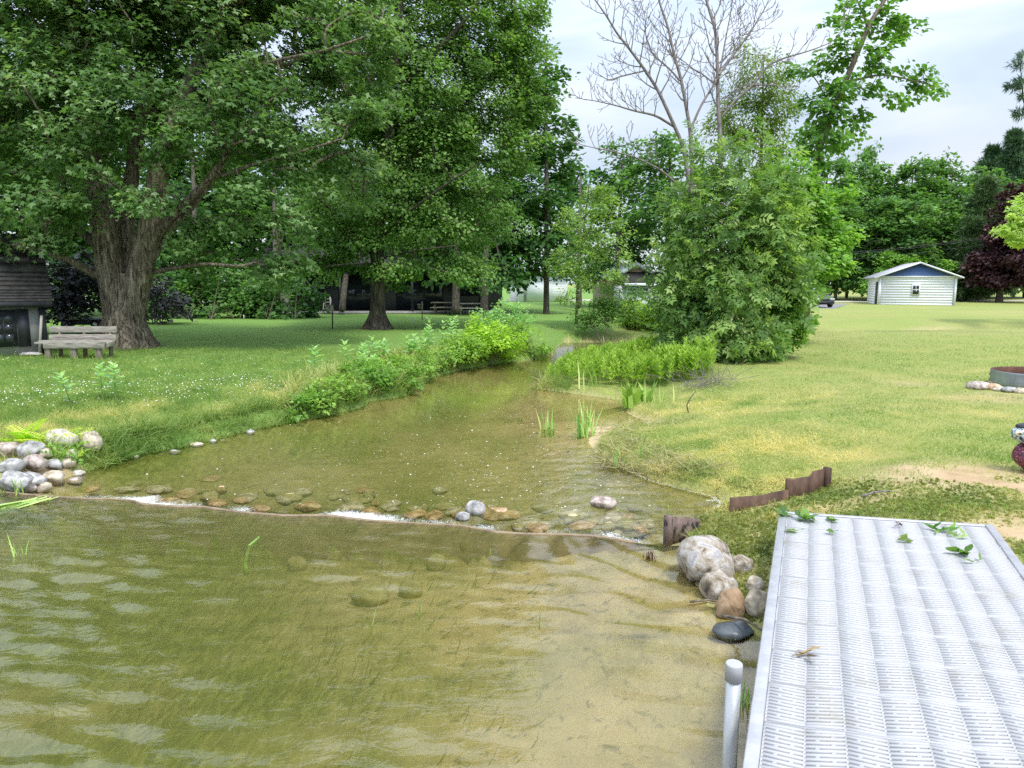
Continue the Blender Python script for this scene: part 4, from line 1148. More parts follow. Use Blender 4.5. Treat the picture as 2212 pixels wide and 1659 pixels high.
# branch tips from trees standing outside the right edge
def edge_tree(name, label, base, tips, leaf, bark, r=.16, top=9, ycl=None):
    tips = np.array(tips)
    more = []
    c = np.array([base[0], base[1], tips[:, 2].mean()])
    for t in tips:
        for f in (.55, .8):
            more.append(c + (t - c) * f + R.normal(size=3) * .15)
    cl = np.concatenate([tips, np.array(more), c + R.normal(size=(40, 3)) * np.array([1.2, 1.4, 1.4])])
    cl = cl[(cl[:, 0] > tips[:, 0].min() - .05) & (cl[:, 2] > tips[:, 2].min() - .2) & (cl[:, 2] < tips[:, 2].max() + .2)]
    return tree(name, label, 'tree', base, [dict(pts=[base, base + np.array([0, 0, top * .5]), base + np.array([.1, 0, top])], r=(r, r * .4))], cl, leaf, bark, grow=dict(step=.4, tip=.006, k=.006), center=c)
def z7(a, b, Y):
    return P(1843 + .2445 * a, 258 + .2445 * b, Y)
YV = 32
bV = np.array([24.6, YV, .3])
edge_tree('pale_maple', 'pale cream green maple branches reaching in from the right edge', bV, [z7(a, b, YV + R.normal() * .3) for a, b in [(1480, 690), (1450, 780), (1400, 850), (1345, 960), (1300, 975), (1440, 940), (1500, 1000), (1430, 1075), (1470, 1100), (1500, 880), (1390, 930), (1380, 1010), (1460, 1040), (1350, 1000)]],
          dict(per=80, size=.16, spread=.30, tpl=MAPLE, mat=LM_varieg, droop=.5), BK_mid, r=.14, top=5)
bQ = np.array([18.6, 22, .3])
edge_tree('overhanging_pine', 'pine reaching dark branch tips into the sky at the right edge', bQ, [z4(a, b, 22) for a, b in [(1880, 380), (1850, 430), (1870, 460), (1840, 580), (1790, 600), (1880, 560), (1850, 610), (1885, 670), (1860, 780), (1885, 800)]],
          dict(per=26, size=.16, spread=.16, tpl=NEEDLE, mat=LM_pine, droop=.1, flat=.4), BK_dark, r=.15, top=8)

# ------------------------------------------------------------------ buildings
def siding(name, c, pitch=.2, rough=.5, dirt=.12, axis_='Z'):
    """horizontal lap boards: the profile is a bump, the colour varies a little from board to board"""
    m, n, l, out = new_mat(name)
    tc = n.new('ShaderNodeTexCoord')
    sp = n.new('ShaderNodeSeparateXYZ'); l.new(tc.outputs['Object'], sp.inputs[0])
    mu = n.new('ShaderNodeMath'); mu.operation = 'MULTIPLY'; mu.inputs[1].default_value = 1 / pitch
    l.new(sp.outputs[axis_], mu.inputs[0])
    fr = n.new('ShaderNodeMath'); fr.operation = 'FRACT'; l.new(mu.outputs[0], fr.inputs[0])
    nz = noise_node(n, l, coords(n, l, (.6, .6, 4)), 2.2, 5, .6)
    r = ramp_node(n, [(.3, tuple(v * (1 - dirt) for v in c)), (.7, c)])
    l.new(nz.outputs['Fac'], r.inputs['Fac'])
    b = n.new('ShaderNodeBsdfPrincipled'); b.inputs['Roughness'].default_value = rough
    l.new(r.outputs['Color'], b.inputs['Base Color'])
    bp = n.new('ShaderNodeBump'); bp.inputs['Strength'].default_value = 1; bp.inputs['Distance'].default_value = .05
    inv = n.new('ShaderNodeMath'); inv.operation = 'SUBTRACT'; inv.inputs[0].default_value = 1; l.new(fr.outputs[0], inv.inputs[1])
    l.new(inv.outputs[0], bp.inputs['Height']); l.new(bp.outputs['Normal'], b.inputs['Normal'])
    l.new(b.outputs['BSDF'], out.inputs['Surface'])
    return m
WHITE = M('white_paint', [(.3, (.74, .765, .82)), (.7, (.79, .81, .86))], 3, .5)
SID_W = siding('white_siding', (.80, .81, .83), .21, dirt=.04)
SID_B = siding('blue_siding', (.085, .16, .37), .17)
SID_G = siding('shade_toned_grey_siding', (.065, .068, .068), .2)  # grey siding, darkened further to stand in for the shade of the trees
SID_Y = siding('yellow_house_siding', (.45, .36, .22), .2)
ROOF_G = M('grey_shingles', [(.3, (.30, .30, .32)), (.7, (.42, .42, .44))], 9, .9, .4)
ROOF_D = M('dark_shingles', [(.3, (.035, .034, .033)), (.7, (.075, .072, .07))], 8, .95, .5, spec=.1)
GLASS = M('window_glass', [(.3, (.015, .02, .025)), (.7, (.04, .05, .055))], 2, .12, spec=.5)
BLACKP = M('black_paint', [(.3, (.012, .014, .018)), (.7, (.03, .032, .038))], 5, .5)
GREYP = M('grey_board_wall', [(.3, (.22, .235, .22)), (.7, (.30, .31, .29))], 3, .8, .2, stretch=(6, 6, .6))
DOORB = M('brown_door', [(.3, (.06, .045, .035)), (.7, (.10, .075, .06))], 4, .6)

def frame_axes(a, b):
    """unit vectors of a wall that runs from a to b on the ground: along, inward (away from the camera)"""
    t = np.array([b[0] - a[0], b[1] - a[1]]); L = np.linalg.norm(t); t /= L
    return t, np.array([-t[1], t[0]]), L
def prism(mb, poly, o, u, v, w, d0, d1):
    """polygon in (u,v) extruded along w from d0 to d1"""
    k = len(poly)
    o, u, v, w = map(np.array, (o, u, v, w))
    V = [o + p[0] * u + p[1] * v + d * w for d in (d0, d1) for p in poly]
    F = [tuple(range(k))[::-1], tuple(range(k, 2 * k))] + [(i, (i + 1) % k, k + (i + 1) % k, k + i) for i in range(k)]
    mb.add(np.array(V), F)
    return mb
def v3(a, z=0.): return np.array([a[0], a[1], z])
ZV = np.array([0, 0, 1.])

# white shed with the blue gable
a_ = P(1897, 658, 62.0)
_ra = math.radians(19.2); _t = np.array([math.cos(_ra), -math.sin(_ra)]); _q = ray(2062, 655); _q = _q[0] / _q[1]
_L = (_q * a_[1] - a_[0]) / (_t[0] - _q * _t[1]); b_ = np.array([a_[0] + _t[0] * _L, a_[1] + _t[1] * _L, 0])
t_, n_, L_ = frame_axes(a_, b_)
zb = min(hz(*a_[:2]), hz(*b_[:2])) - .05
o_ = v3(a_, zb)
shed = thing('white_shed', 'white sided shed with blue gable and one small window on the lawn', 'shed', o_)
T3, N3 = v3(t_), v3(n_)
HW, HR, DEP = 2.42, 3.52, 7.0
AX = L_ * .51
mb = prism(MB(), [(0, 0), (L_, 0), (L_, HW), (0, HW)], o_, T3, ZV, N3, .03, DEP)
for i in range(11):                                   # lap boards on the front and on the door side
    z0 = i * HW / 11
    prism(mb, [(0, z0), (0, z0 + HW / 11 - .004), (-.006, z0 + HW / 11 - .004), (-.018, z0)], o_ + N3 * .03, N3, ZV, T3, .02, L_ - .02)
    prism(mb, [(0, z0), (0, z0 + HW / 11 - .004), (-.006, z0 + HW / 11 - .004), (-.018, z0)], o_, T3, ZV, N3, .04, DEP - .02)
mb.build('wall', WHITE, shed)
prism(MB(), [(-.0, HW), (L_, HW), (AX, HR)], o_, T3, ZV, N3, .02, DEP - .02).build('gable', SID_B, shed)
mb = MB()
for s0, s1 in ((-.45, AX), (L_ + .45, AX)):
    z0 = HW + .04 - abs(HR - HW) / AX * (abs(s0) if s0 < 0 else s0 - L_)
    prism(mb, [(s0, z0), (s1, HR + .04), (s1, HR + .16), (s0, z0 + .12)], o_, T3, ZV, N3, -.30, DEP + .3)
mb.build('roof', ROOF_G, shed)
mb = MB()
for s0, s1 in ((-.47, AX), (L_ + .47, AX)):
    z0 = HW + .02 - abs(HR - HW) / AX * (abs(s0) if s0 < 0 else s0 - L_)
    prism(mb, [(s0, z0 + .015), (s1, HR + .035), (s1, HR + .17), (s0, z0 + .135)], o_, T3, ZV, N3, -.345, -.302)
mb.build('fascia', WHITE, shed)
mb = MB()
mb.box(o_ + T3 * .03 - N3 * .02 + ZV * HW / 2, (.16, .06, HW), math.atan2(t_[1], t_[0])); mb.box(o_ + T3 * (L_ - .03) - N3 * .02 + ZV * HW / 2, (.16, .06, HW), math.atan2(t_[1], t_[0]))
mb.box(o_ + T3 * L_ / 2 - N3 * .022 + ZV * (HW + .02), (L_ - .24, .066, .13), math.atan2(t_[1], t_[0]))
mb.build('corner_trim', WHITE, shed)
rz_ = math.atan2(t_[1], t_[0])
wc = o_ + T3 * L_ * .485 + ZV * 1.35
win = MB().box(wc - N3 * .04, (.62, .08, .95), rz_).build('window', WHITE, shed)
pm = MB()
for dx in (-.125, .125):
    pm.box(wc + T3 * dx - N3 * .082 + ZV * .21, (.21, .02, .30), rz_)
pm.box(wc - N3 * .082 - ZV * .2, (.46, .02, .36), rz_)
pm.build('pane', GLASS, win)
dc_ = o_ + N3 * 1.2 - T3 * .05 + ZV * 1.0
dr = MB().box(dc_, (.06, 1.0, 2.0), rz_).build('door', DOORB, shed)
MB().box(dc_ - T3 * .035 + ZV * .35, (.02, .5, .7), rz_).build('pane', GLASS, dr)

# dark low house behind the lawn maple
hY = 38.5
a_, b_ = P(585, 683, hY), P(1085, 683, hY + 1.0)
t_, n_, L_ = frame_axes(a_, b_)
o_ = v3(a_, hz(*a_[:2]) - .05); T3, N3 = v3(t_), v3(n_); rz_ = math.atan2(t_[1], t_[0])
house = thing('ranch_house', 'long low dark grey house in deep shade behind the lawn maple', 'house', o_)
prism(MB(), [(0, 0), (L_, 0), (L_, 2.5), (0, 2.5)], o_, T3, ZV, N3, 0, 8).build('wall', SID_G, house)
mb = MB()
prism(mb, [(-1.9, 2.42), (4, 4.4), (4, 4.55), (-1.9, 2.56)], o_, N3, ZV, T3, -.5, L_ + .5)
prism(mb, [(9.0, 2.42), (4, 4.4), (4, 4.55), (9.0, 2.56)], o_, N3, ZV, T3, -.5, L_ + .5)
mb.build('roof', ROOF_D, house)
for i, (s, w_, h_, z_) in enumerate(((2.2, 1.1, 1.0, 1.5), (4.6, 1.8, 1.9, 1.0), (8.0, 2.4, 1.9, 1.0), (10.6, 1.1, 1.0, 1.5))):
    wn_ = MB().box(o_ + T3 * s - N3 * .02 + ZV * z_, (w_ + .14, .05, h_ + .14), rz_).build('window' if h_ < 1.5 else 'patio_door', BLACKP, house)
    MB().box(o_ + T3 * s - N3 * .05 + ZV * z_, (w_, .02, h_), rz_).build('pane', GLASS, wn_)
for s in (.3, 4.0, 7.7, 11.2):
    MB().box(o_ + T3 * s - N3 * 1.7 + ZV * 1.2, (.12, .12, 2.45), rz_).build('porch_post', BLACKP, house)
MB().box(o_ + T3 * L_ / 2 - N3 * 1.1 + ZV * .09, (L_, 2.1, .14), rz_).build('porch_floor', M('old_concrete', [(.3, (.20, .20, .19)), (.7, (.30, .30, .28))], 3, .9), house)
mb = MB().box(o_ + T3 * .85 - N3 * .9 + ZV * 1.0, (.75, .5, 2.0), rz_)
PALE = M('pale_board', [(.3, (.30, .29, .25)), (.7, (.40, .38, .33))], 3, .8)
mb.build('storage_cupboard', PALE, house)

# far white garage seen under the dark tree
gY = 60
a_, b_ = P(1120, 664, gY), P(1225, 664, gY + .5)
t_, n_, L_ = frame_axes(a_, b_)
o_ = v3(a_, hz(*a_[:2])); T3, N3 = v3(t_), v3(n_); rz_ = math.atan2(t_[1], t_[0])
gar = thing('far_garage', 'far white garage glimpsed under the dark trees left of the slender tree', 'garage', o_)
prism(MB(), [(0, 0), (L_, 0), (L_, 2.5), (0, 2.5)], o_, T3, ZV, N3, 0, 6).build('wall', SID_W, gar)
mb = MB(); prism(mb, [(-.5, 2.42), (3, 4.0), (3, 4.12), (-.5, 2.55)], o_, N3, ZV, T3, -.3, L_ + .3); prism(mb, [(6.5, 2.42), (3, 4.0), (3, 4.12), (6.5, 2.55)], o_, N3, ZV, T3, -.3, L_ + .3)
mb.build('roof', ROOF_G, gar)
MB().box(o_ + T3 * L_ * .42 - N3 * .02 + ZV * 1.1, (2.3, .05, 2.2), rz_).build('garage_door', WHITE, gar)
MB().box(o_ + T3 * L_ * .14 - N3 * .02 + ZV * 1.0, (.3, .05, 2.0), rz_).build('corner_post', PALE, gar)

# yellow house with porch beyond the creek
yY = 41
a_, b_ = P(1352, 664, yY), P(1455, 664, yY + .6)
t_, n_, L_ = frame_axes(a_, b_)
o_ = v3(a_, hz(*a_[:2])); T3, N3 = v3(t_), v3(n_); rz_ = math.atan2(t_[1], t_[0])
yh = thing('yellow_house', 'tan gabled house with white glazed porch between slender tree and ash', 'house', o_)
zt = P(1385, 571, yY)[2] - o_[2]; ze = P(1385, 614, yY)[2] - o_[2]; zw = P(1385, 617, yY)[2] - o_[2]; zs = P(1385, 640, yY)[2] - o_[2]
ac = np.dot(P(1380, 571, yY + 2)[:2] - o_[:2], t_)
mb = MB(); prism(mb, [(ac - 1.1, 0), (ac + 1.1, 0), (ac + 1.1, zt - .75), (ac, zt), (ac - 1.1, zt - .75)], o_, T3, ZV, N3, 2.2, 7)
mb.build('wall', SID_Y, yh)
mb = MB()
for sg in (-1, 1):
    prism(mb, [(ac + sg * 1.35, zt - .80), (ac, zt + .02), (ac, zt + .17), (ac + sg * 1.35, zt - .64)], o_, T3, ZV, N3, 1.9, 7.2)
mb.build('gable_roof', WHITE, yh)
MB().box(o_ + T3 * (L_ / 2) + N3 * 1.2 + ZV * (zw / 2), (L_ - .1, 2.2, zw), rz_).build('porch_wall', SID_W, yh)
mb = MB(); prism(mb, [(-.25, zw + .02), (2.35, zw + .75), (2.35, zw + .85), (-.25, zw + .14)], o_, N3, ZV, T3, -.2, L_ + .2)
mb.build('porch_roof', ROOF_D, yh)
mb = MB(); mb.box(o_ + T3 * L_ / 2 - N3 * .27 + ZV * (zw + .06), (L_ + .4, .05, .16), rz_)
mb.build('fascia', WHITE, yh)
nwin = 4
for i in range(nwin):
    c_ = o_ + T3 * (L_ * (i + .5) / nwin) + N3 * .09 + ZV * ((zw + zs) / 2 - .03)
    wn_ = MB().box(c_, (L_ / nwin - .12, .06, zw - zs - .12), rz_).build('window', WHITE, yh)
    pm = MB()
    for dz in (-.25, .25):
        pm.box(c_ + ZV * dz * (zw - zs - .2) - N3 * .035, (L_ / nwin - .26, .02, (zw - zs) / 2 - .16), rz_)
    pm.build('pane', GLASS, wn_)

# small grey garden shed at the left edge
b_ = G(104, 767); a_ = b_ + np.array([-2.25 * math.cos(.64), -2.25 * math.sin(.64), 0])
t_, n_, L_ = frame_axes(a_, b_)
o_ = v3(b_, hz(*b_[:2]) - .06)
T3, N3 = v3(-t_), v3(n_); rz_ = math.atan2(t_[1], t_[0])
gs = thing('garden_shed', 'small grey garden shed with black shuttered window at the left edge', 'shed', o_)
hw = P(100, 650, b_[1])[2] - o_[2]
prism(MB(), [(0, 0), (L_, 0), (L_, hw), (0, hw)], o_, T3, ZV, N3, 0, 2.4).build('wall', GREYP, gs)
mb = MB()
prof = [(-.22, hw - .02), (.15, hw + .22), (.55, hw + .62), (1.2, hw + 1.5), (1.85, hw + .62), (2.25, hw + .22), (2.62, hw - .02)]
for (x0, z0), (x1, z1) in zip(prof[:-1], prof[1:]):
    m_ = 4
    for q in range(m_):
        f0, f1 = q / m_, (q + 1) / m_
        if x1 > 1.21: f0, f1 = f1, f0
        A0, A1 = np.array([x0 + (x1 - x0) * f0, z0 + (z1 - z0) * f0]), np.array([x0 + (x1 - x0) * f1, z0 + (z1 - z0) * f1])
        prism(mb, [tuple(A0), tuple(A1), (A1[0], A1[1] + .012), (A0[0], A0[1] + .05)], o_, N3, ZV, T3, -.16, L_ + .2)
mb.build('roof', ROOF_D, gs)
mb = MB().box(o_ + T3 * L_ / 2 - N3 * .20 + ZV * (hw - .07), (L_ + .3, .05, .12), rz_)
mb.box(o_ + T3 * .04 - N3 * .015 + ZV * (hw / 2), (.12, .04, hw - .1), rz_)
mb.build('trim', BLACKP, gs)
prism(MB(), [(0.02, hw), (2.38, hw), (2.2, hw + .2), (1.85, hw + .58), (1.2, hw + 1.4), (.55, hw + .58), (.2, hw + .2)], o_, N3, ZV, T3, .05, .1).build('gable', GREYP, gs)
wc = o_ + T3 * .76 + ZV * (hw * .54)
for sx in (-.355, .355):
    MB().box(wc + T3 * sx - N3 * .03, (.22, .05, .82), rz_).build('shutter', BLACKP, gs)
wn_ = MB().box(wc - N3 * .02, (.46, .06, .80), rz_).build('window', BLACKP, gs)
pm = MB()
for i in (-1, 1):
    for j in (-1, 0, 1):
        pm.box(wc + T3 * i * .085 + ZV * j * .21 - N3 * .055, (.145, .02, .185), rz_)
pm.build('pane', GLASS, wn_)
mb = MB().box(o_ + T3 * .12 - N3 * .10 + ZV * .48, (.05, .03, .95), rz_, rot=Matrix.Rotation(rz_, 3, 'Z') @ Matrix.Rotation(.12, 3, 'Y'))
tag(mb.build('leaning_board', PALE, base=o_ + T3 * .12 - N3 * .10), 'narrow pale board leaning on the corner of the garden shed', 'board')

# ------------------------------------------------------------------ rocks
RK = {'pink': M('pink_granite', [(.34, (.17, .13, .11)), (.5, (.40, .33, .285)), (.66, (.56, .50, .45))], 15, .85, .5, 14, bdist=.012),
      'grey': M('grey_stone', [(.34, (.13, .13, .125)), (.5, (.34, .335, .32)), (.66, (.52, .51, .49))], 14, .85, .5, 14, bdist=.012),
      'tan': M('tan_stone', [(.34, (.22, .18, .12)), (.5, (.46, .40, .30)), (.66, (.62, .57, .47))], 14, .85, .5, 14, bdist=.012),
      'pale': M('pale_stone', [(.34, (.26, .23, .18)), (.5, (.52, .48, .41)), (.66, (.68, .65, .59))], 14, .85, .5, 14, bdist=.012),
      'brown': M('brown_cracked_stone', [(.3, (.09, .055, .03)), (.45, (.30, .20, .115)), (.75, (.45, .32, .20))], 5, .8, .9, 6, dist=1.5),
      'slate': M('wet_slate', [(.3, (.045, .055, .062)), (.7, (.13, .15, .16))], 5, .28, .3, 9),
      'orange': M('wet_orange_stone', [(.34, (.24, .14, .06)), (.5, (.50, .34, .20)), (.66, (.66, .52, .36))], 12, .35, .4, 12, bdist=.012),
      'granite': M('speckled_boulder', [(.34, (.045, .045, .045)), (.42, (.24, .19, .13)), (.50, (.37, .33, .27)), (.58, (.48, .45, .42)), (.66, (.30, .30, .30))], 11, .85, .9, 22, detail=9, dist=.5),
      'mud': M('submerged_stone', [(.3, (.26, .23, .11)), (.7, (.50, .44, .25))], 9, .8, .3)}
def ico(sub=3):
    bm = bmesh.new(); bmesh.ops.create_icosphere(bm, subdivisions=sub, radius=1)
    V = np.array([v.co[:] for v in bm.verts]); F = np.array([[v.index for v in f.verts] for f in bm.faces]); bm.free()
    return V, F
ICO3, ICO2, ICO4 = ico(3), ico(2), ico(4)
def rock_geo(mb, c, s, rz=0, seed=0, tilt=0, rough=.22, angular=.0, ic=ICO3):
    V, F = ic
    rs = np.random.default_rng(seed)
    v = V.copy()
    for k in range(5 + int(9 * angular)):
        d = nrm(rs.normal(size=3)); cut = .60 + .30 * rs.random()
        t = v @ d
        over = np.maximum(t - cut, 0)
        v = v - over[:, None] * d * (.55 + .4 * angular)
    n = fbm(v[:, 0] * 1.6 + 10 + seed, v[:, 1] * 1.6 + v[:, 2] * 1.3 + 20, seed, 4) - .5
    v = v * (1 + rough * 2 * n[:, None])
    v = v * np.array(s) / 2
    rot = np.array(Matrix.Rotation(rz, 3, 'Z') @ Matrix.Rotation(tilt, 3, 'Y'))
    mb.add(v @ rot.T + np.array(c), [F])
_rs = 100
def rock(label, px, py_bot, w, h, kind, name='rock', cat='rock', zb=None, group=None, depth=.8, tilt=0, angular=.3, sink=.18, rough=.16, ic=ICO3):
    """a stone whose foot stands at a point of the photo, w and h its size there"""
    global _rs
    _rs += 1
    b = G(px, py_bot) if zb is None else W(px, py_bot, zb)
    k = 1533 / b[1]
    ww, hh = w / k, h / k * 1.02
    hh2 = max(hh * .88, .05)
    c = b + np.array([0, ww * depth * .35, hh2 * (.5 - sink)])
    mb = MB(); rock_geo(mb, c, (ww * 1.02, ww * depth, hh2 * (1 + sink * .6)), (R.random() - .5) * .5, _rs, tilt, rough, angular, ic)
    return tag(mb.build(name, RK[kind], smooth=True, base=c), label, cat, group)
# the pile at the left end of the weir
pile = [(122, 972, 62, 44, 'pale', 'large pale pointed boulder standing behind the stone pile by the ferns', .25), (186, 978, 66, 42, 'tan', 'large rounded tan boulder at the right end of the stone pile', 0), (52, 995, 62, 36, 'grey', 'long flat grey slab stone lying tilted high in the pile', -.3), (10, 990, 50, 34, 'pink', 'reddish pink stone at the left edge, highest of the pile', 0),
        (146, 1000, 34, 28, 'tan', 'small mossy pale green stone below the two big boulders', 0), (180, 1000, 36, 18, 'grey', 'small grey stone at the waterline under the tan boulder', .1), (18, 1028, 62, 36, 'grey', 'dark grey smooth stone at the left edge mid pile', 0), (70, 1022, 50, 40, 'pink', 'big rounded pinkish grey stone at the middle of the pile', 0),
        (112, 1018, 40, 24, 'grey', 'grey brown stone between the pink stone and the water', 0), (140, 1012, 34, 20, 'tan', 'low brownish stone at the pile edge beside the mossy stone', 0), (162, 1012, 28, 14, 'pale', 'smallest pale stone at the tip of the pile by the water', 0), (52, 1050, 60, 34, 'grey', 'pale grey faceted stone low in the pile behind the reeds', .15),
        (106, 1050, 54, 32, 'tan', 'pale flat topped tan stone at the water edge of the pile', 0), (14, 1066, 78, 44, 'grey', 'broad grey stone at the bottom left of the pile', .2), (88, 1066, 36, 20, 'tan', 'low wet brown stone half in the water below the pile', 0), (54, 1066, 34, 18, 'pink', 'small pink stone wedged behind the reeds at the pile foot', 0), (155, 1048, 36, 14, 'pink', 'flat pinkish stone awash off the right foot of the pile', 0), (90, 992, 36, 22, 'tan', 'lichen covered tan stone between slab and ferns', 0)]
for px, py, w, h, kd, lbl, tl in pile:
    rock(lbl, px, py, w * 1.12, h * 1.3, kd, tilt=tl, group='stones piled at the left end of the weir', angular=1.0, sink=.08, rough=.2)
# stones along the left waterline
for px, py, w, h, kd, lbl in [(372, 955, 28, 14, 'grey', 'light grey stone at the left waterline, nearest of the shore row'), (418, 948, 34, 12, 'tan', 'flat tan stone second along the left waterline'), (456, 936, 22, 12, 'grey', 'grey stone third along the left waterline, beside a smaller one'), (478, 930, 12, 8, 'pale', 'tiny pale stone right beside the third waterline stone'), (536, 914, 22, 16, 'grey', 'grey stone farthest along the left waterline'), (288, 964, 18, 8, 'pale', 'flat pale yellow stone at the waterline near the tan boulder')]:
    rock(lbl, px, py, w, h, kd, group='stones along the left waterline')
rock('white rounded stone resting on the bare earth patch of the left bank', 740, 800, 18, 14, 'pale')
rock('brown clod of earth on the left bank beside the white stone', 728, 803, 34, 20, 'brown', name='earth_clod', cat='clod', angular=.1)
rock('pale sandy chunk of wood on the left bank slope', 616, 852, 14, 20, 'tan', name='wood_chunk', cat='wood', tilt=.4)
rock('low grey rubble heap at the foot of the garden shed wall', 58, 770, 44, 11, 'grey', name='rubble', cat='rubble')
# the big boulders on the right shore
def boulder(label, px, py, Y, s, kd, rz=0, tilt=0, seed=1, angular=.6, rough=.2):
    c = P(px, py, Y)
    mb = MB(); rock_geo(mb, c, s, rz, seed, tilt, rough, angular, ICO4)
    tag(mb.build('boulder', RK[kd], smooth=True, base=c), label, 'boulder')
for px, py, w, h, kd, dp, tl, an, lbl in [(1608, 1236, 60, 44, 'granite', .9, 0, .4, 'half buried boulder among the creeping plants behind the big pale boulder'), (1540, 1264, 132, 124, 'granite', 1.2, .25, .8, 'big pale boulder with black and tan patches on the right shore, topped by creeping plants'), (1566, 1298, 92, 88, 'granite', .9, .5, .9, 'grey white boulder leaning below the big pale boulder at the water'), (1585, 1336, 70, 80, 'brown', .9, .3, .5, 'brown cracked boulder on the right shore above the dark slate stone'), (1640, 1330, 60, 72, 'tan', .9, 0, .1, 'round tan boulder beside the dock edge'), (1636, 1276, 48, 38, 'tan', .9, 0, .1, 'small rounded tan cobble above the round boulder by the dock'), (1592, 1386, 104, 50, 'slate', .8, .1, .6, 'dark wet slate stone at the waterline under the dock edge')]:
    rock(lbl, px, py, w, h, kd, 'boulder', 'boulder', depth=dp, tilt=tl, angular=an, sink=.26, rough=.2, ic=ICO4)
boulder('grey stone beside the standing rusty plate', 1738, 1072, 6.1, (.20, .16, .12), 'grey', 0, 0, 12, .2)
boulder('small grey stone at the foot of the low rusty plate', 1588, 1106, 5.9, (.12, .1, .07), 'grey', 0, 0, 13, .2)
boulder('slab of bare sandstone tucked behind the low rusty plate', 1640, 1092, 6.2, (.34, .22, .10), 'tan', 0, 0, 14, .2)
# stones under and behind the weir crest
rs5 = np.random.default_rng(4)
wst = [(int(a), int(np.interp(a, [190, 700, 1380], [1050, 1075, 1120]) + rs5.normal() * 16), int(rs5.integers(22, 48)), ('mud', 'tan', 'orange', 'mud')[int(rs5.integers(4))]) for a in rs5.uniform(190, 1400, 45)] + [(205, 1052, 40, 'orange'), (260, 1060, 46, 'tan'), (330, 1058, 44, 'tan'), (395, 1060, 60, 'orange'), (372, 1078, 40, 'orange'), (445, 1070, 50, 'mud'), (470, 1085, 46, 'orange'), (540, 1075, 62, 'tan'), (585, 1060, 54, 'mud'), (560, 1094, 44, 'orange'), (640, 1066, 60, 'mud'), (672, 1092, 58, 'orange'), (720, 1070, 44, 'mud'), (760, 1095, 54, 'tan'), (800, 1104, 52, 'orange'), (850, 1098, 46, 'tan'), (895, 1112, 48, 'orange'), (955, 1116, 50, 'orange'), (965, 1085, 48, 'mud'), (1040, 1090, 60, 'mud'), (1090, 1106, 90, 'orange'), (1130, 1128, 80, 'tan'), (1180, 1140, 60, 'orange'), (1210, 1110, 60, 'tan'), (1250, 1136, 60, 'orange'), (1310, 1120, 54, 'tan'), (1350, 1140, 60, 'mud'), (1400, 1130, 60, 'tan'), (1150, 1095, 50, 'mud')]
for i, (px, py, w, kd) in enumerate(wst):
    p_ = W(px, py, -.12)
    ww = w / (1533 / p_[1])
    mb = MB(); rock_geo(mb, p_ + np.array([R.normal() * .05, .02 + R.normal() * .04, -.012]), (ww * 1.3, ww * .9, .06 + .02 * (i % 3)), R.random() * 3, 300 + i, 0, .24, .5)
    tag(mb.build('weir_stone', RK[kd], smooth=True, base=p_), 'wet stone awash in the shallow spill behind the weir crest', 'rock', 'stones in the spill of the weir')
def dry_stone(label, px, py, w, h, kd, seed):
    p_ = W(px, py, -.09); ww = w / (1533 / p_[1])
    mb = MB(); rock_geo(mb, p_ + np.array([0, 0, h * .3]), (ww, ww * .8, h), 0, seed, 0, .14, .2)
    tag(mb.build('rock', RK[kd], smooth=True, base=p_), label, 'rock')
dry_stone('round dry grey stone sitting on the weir rocks', 1027, 1108, 48, .15, 'grey', 61)
dry_stone('pale topped stone standing out of the spill near the steel end plate', 1302, 1094, 62, .13, 'pink', 62)
dry_stone('flat grey stone beside the round dry stone on the weir', 1002, 1122, 34, .09, 'grey', 63)
# stones lying on the lake bed
for i, (px, py, w, lbl) in enumerate([(942, 1228, 48, 'rounded stone just under the water with a reed beside it'), (645, 1142, 60, 'pale flat stone under the water near the weir middle'), (1010, 1205, 44, 'dim stone under water right of the rounded stone'), (890, 1285, 60, 'broad pale stone under water below the rounded stone'), (800, 1300, 90, 'long pale sand covered stone under water, widest of the sunken ones'), (640, 1195, 46, 'dim stone under water between the kelp stem and weir')]):
    b = G(px, py); ww = w / (1533 / b[1])
    mb = MB(); rock_geo(mb, b + np.array([0, 0, .05]), (ww, ww * .7, .16), 0, 400 + i, 0, .1, .1)
    tag(mb.build('sunken_stone', RK['mud'], smooth=True, base=b), lbl, 'rock', 'stones lying under the lake water')
# fire ring and its stones
FIRE_T = M('galvanized_steel', [(.3, (.22, .25, .29)), (.7, (.42, .46, .50))], 4, .5, .15, metal=.5, stretch=(1, 1, .3))
RUST_IN = M('rusty_inside', [(.3, (.06, .028, .02)), (.7, (.15, .07, .05))], 6, .9, .3)
fb = G(2150, 838); kf = 1533 / fb[1]
FR = .62; fc = fb + np.array([FR + .20, .25, 0]); fh = 31 / kf
fr_ = thing('fire_ring', 'round galvanized steel fire ring with rusty inside at the right edge', 'fire ring', fc)
a = np.linspace(0, 2 * np.pi, 64, endpoint=False)
def ring(mb, prof):
    V = np.concatenate([np.column_stack([fc[0] + r * np.cos(a), fc[1] + r * np.sin(a), np.full(64, fc[2] + z)]) for r, z in prof])
    F = [(i * 64 + j, i * 64 + (j + 1) % 64, (i + 1) * 64 + (j + 1) % 64, (i + 1) * 64 + j) for i in range(len(prof) - 1) for j in range(64)]
    mb.add(V, [np.array(F)])
mb = MB(); ring(mb, [(FR - .015, -.05), (FR, .02), (FR + .022, fh * .25), (FR, fh * .45), (FR + .022, fh * .68), (FR, fh * .9), (FR + .012, fh), (FR + .002, fh + .012)]); mb.build('outer_band', FIRE_T, fr_, smooth=True)
mb = MB(); ring(mb, [(FR + .0, fh + .010), (FR - .016, fh), (FR - .02, fh * .5), (FR - .02, -.04)]); mb.build('inner_band', RUST_IN, fr_, smooth=True)
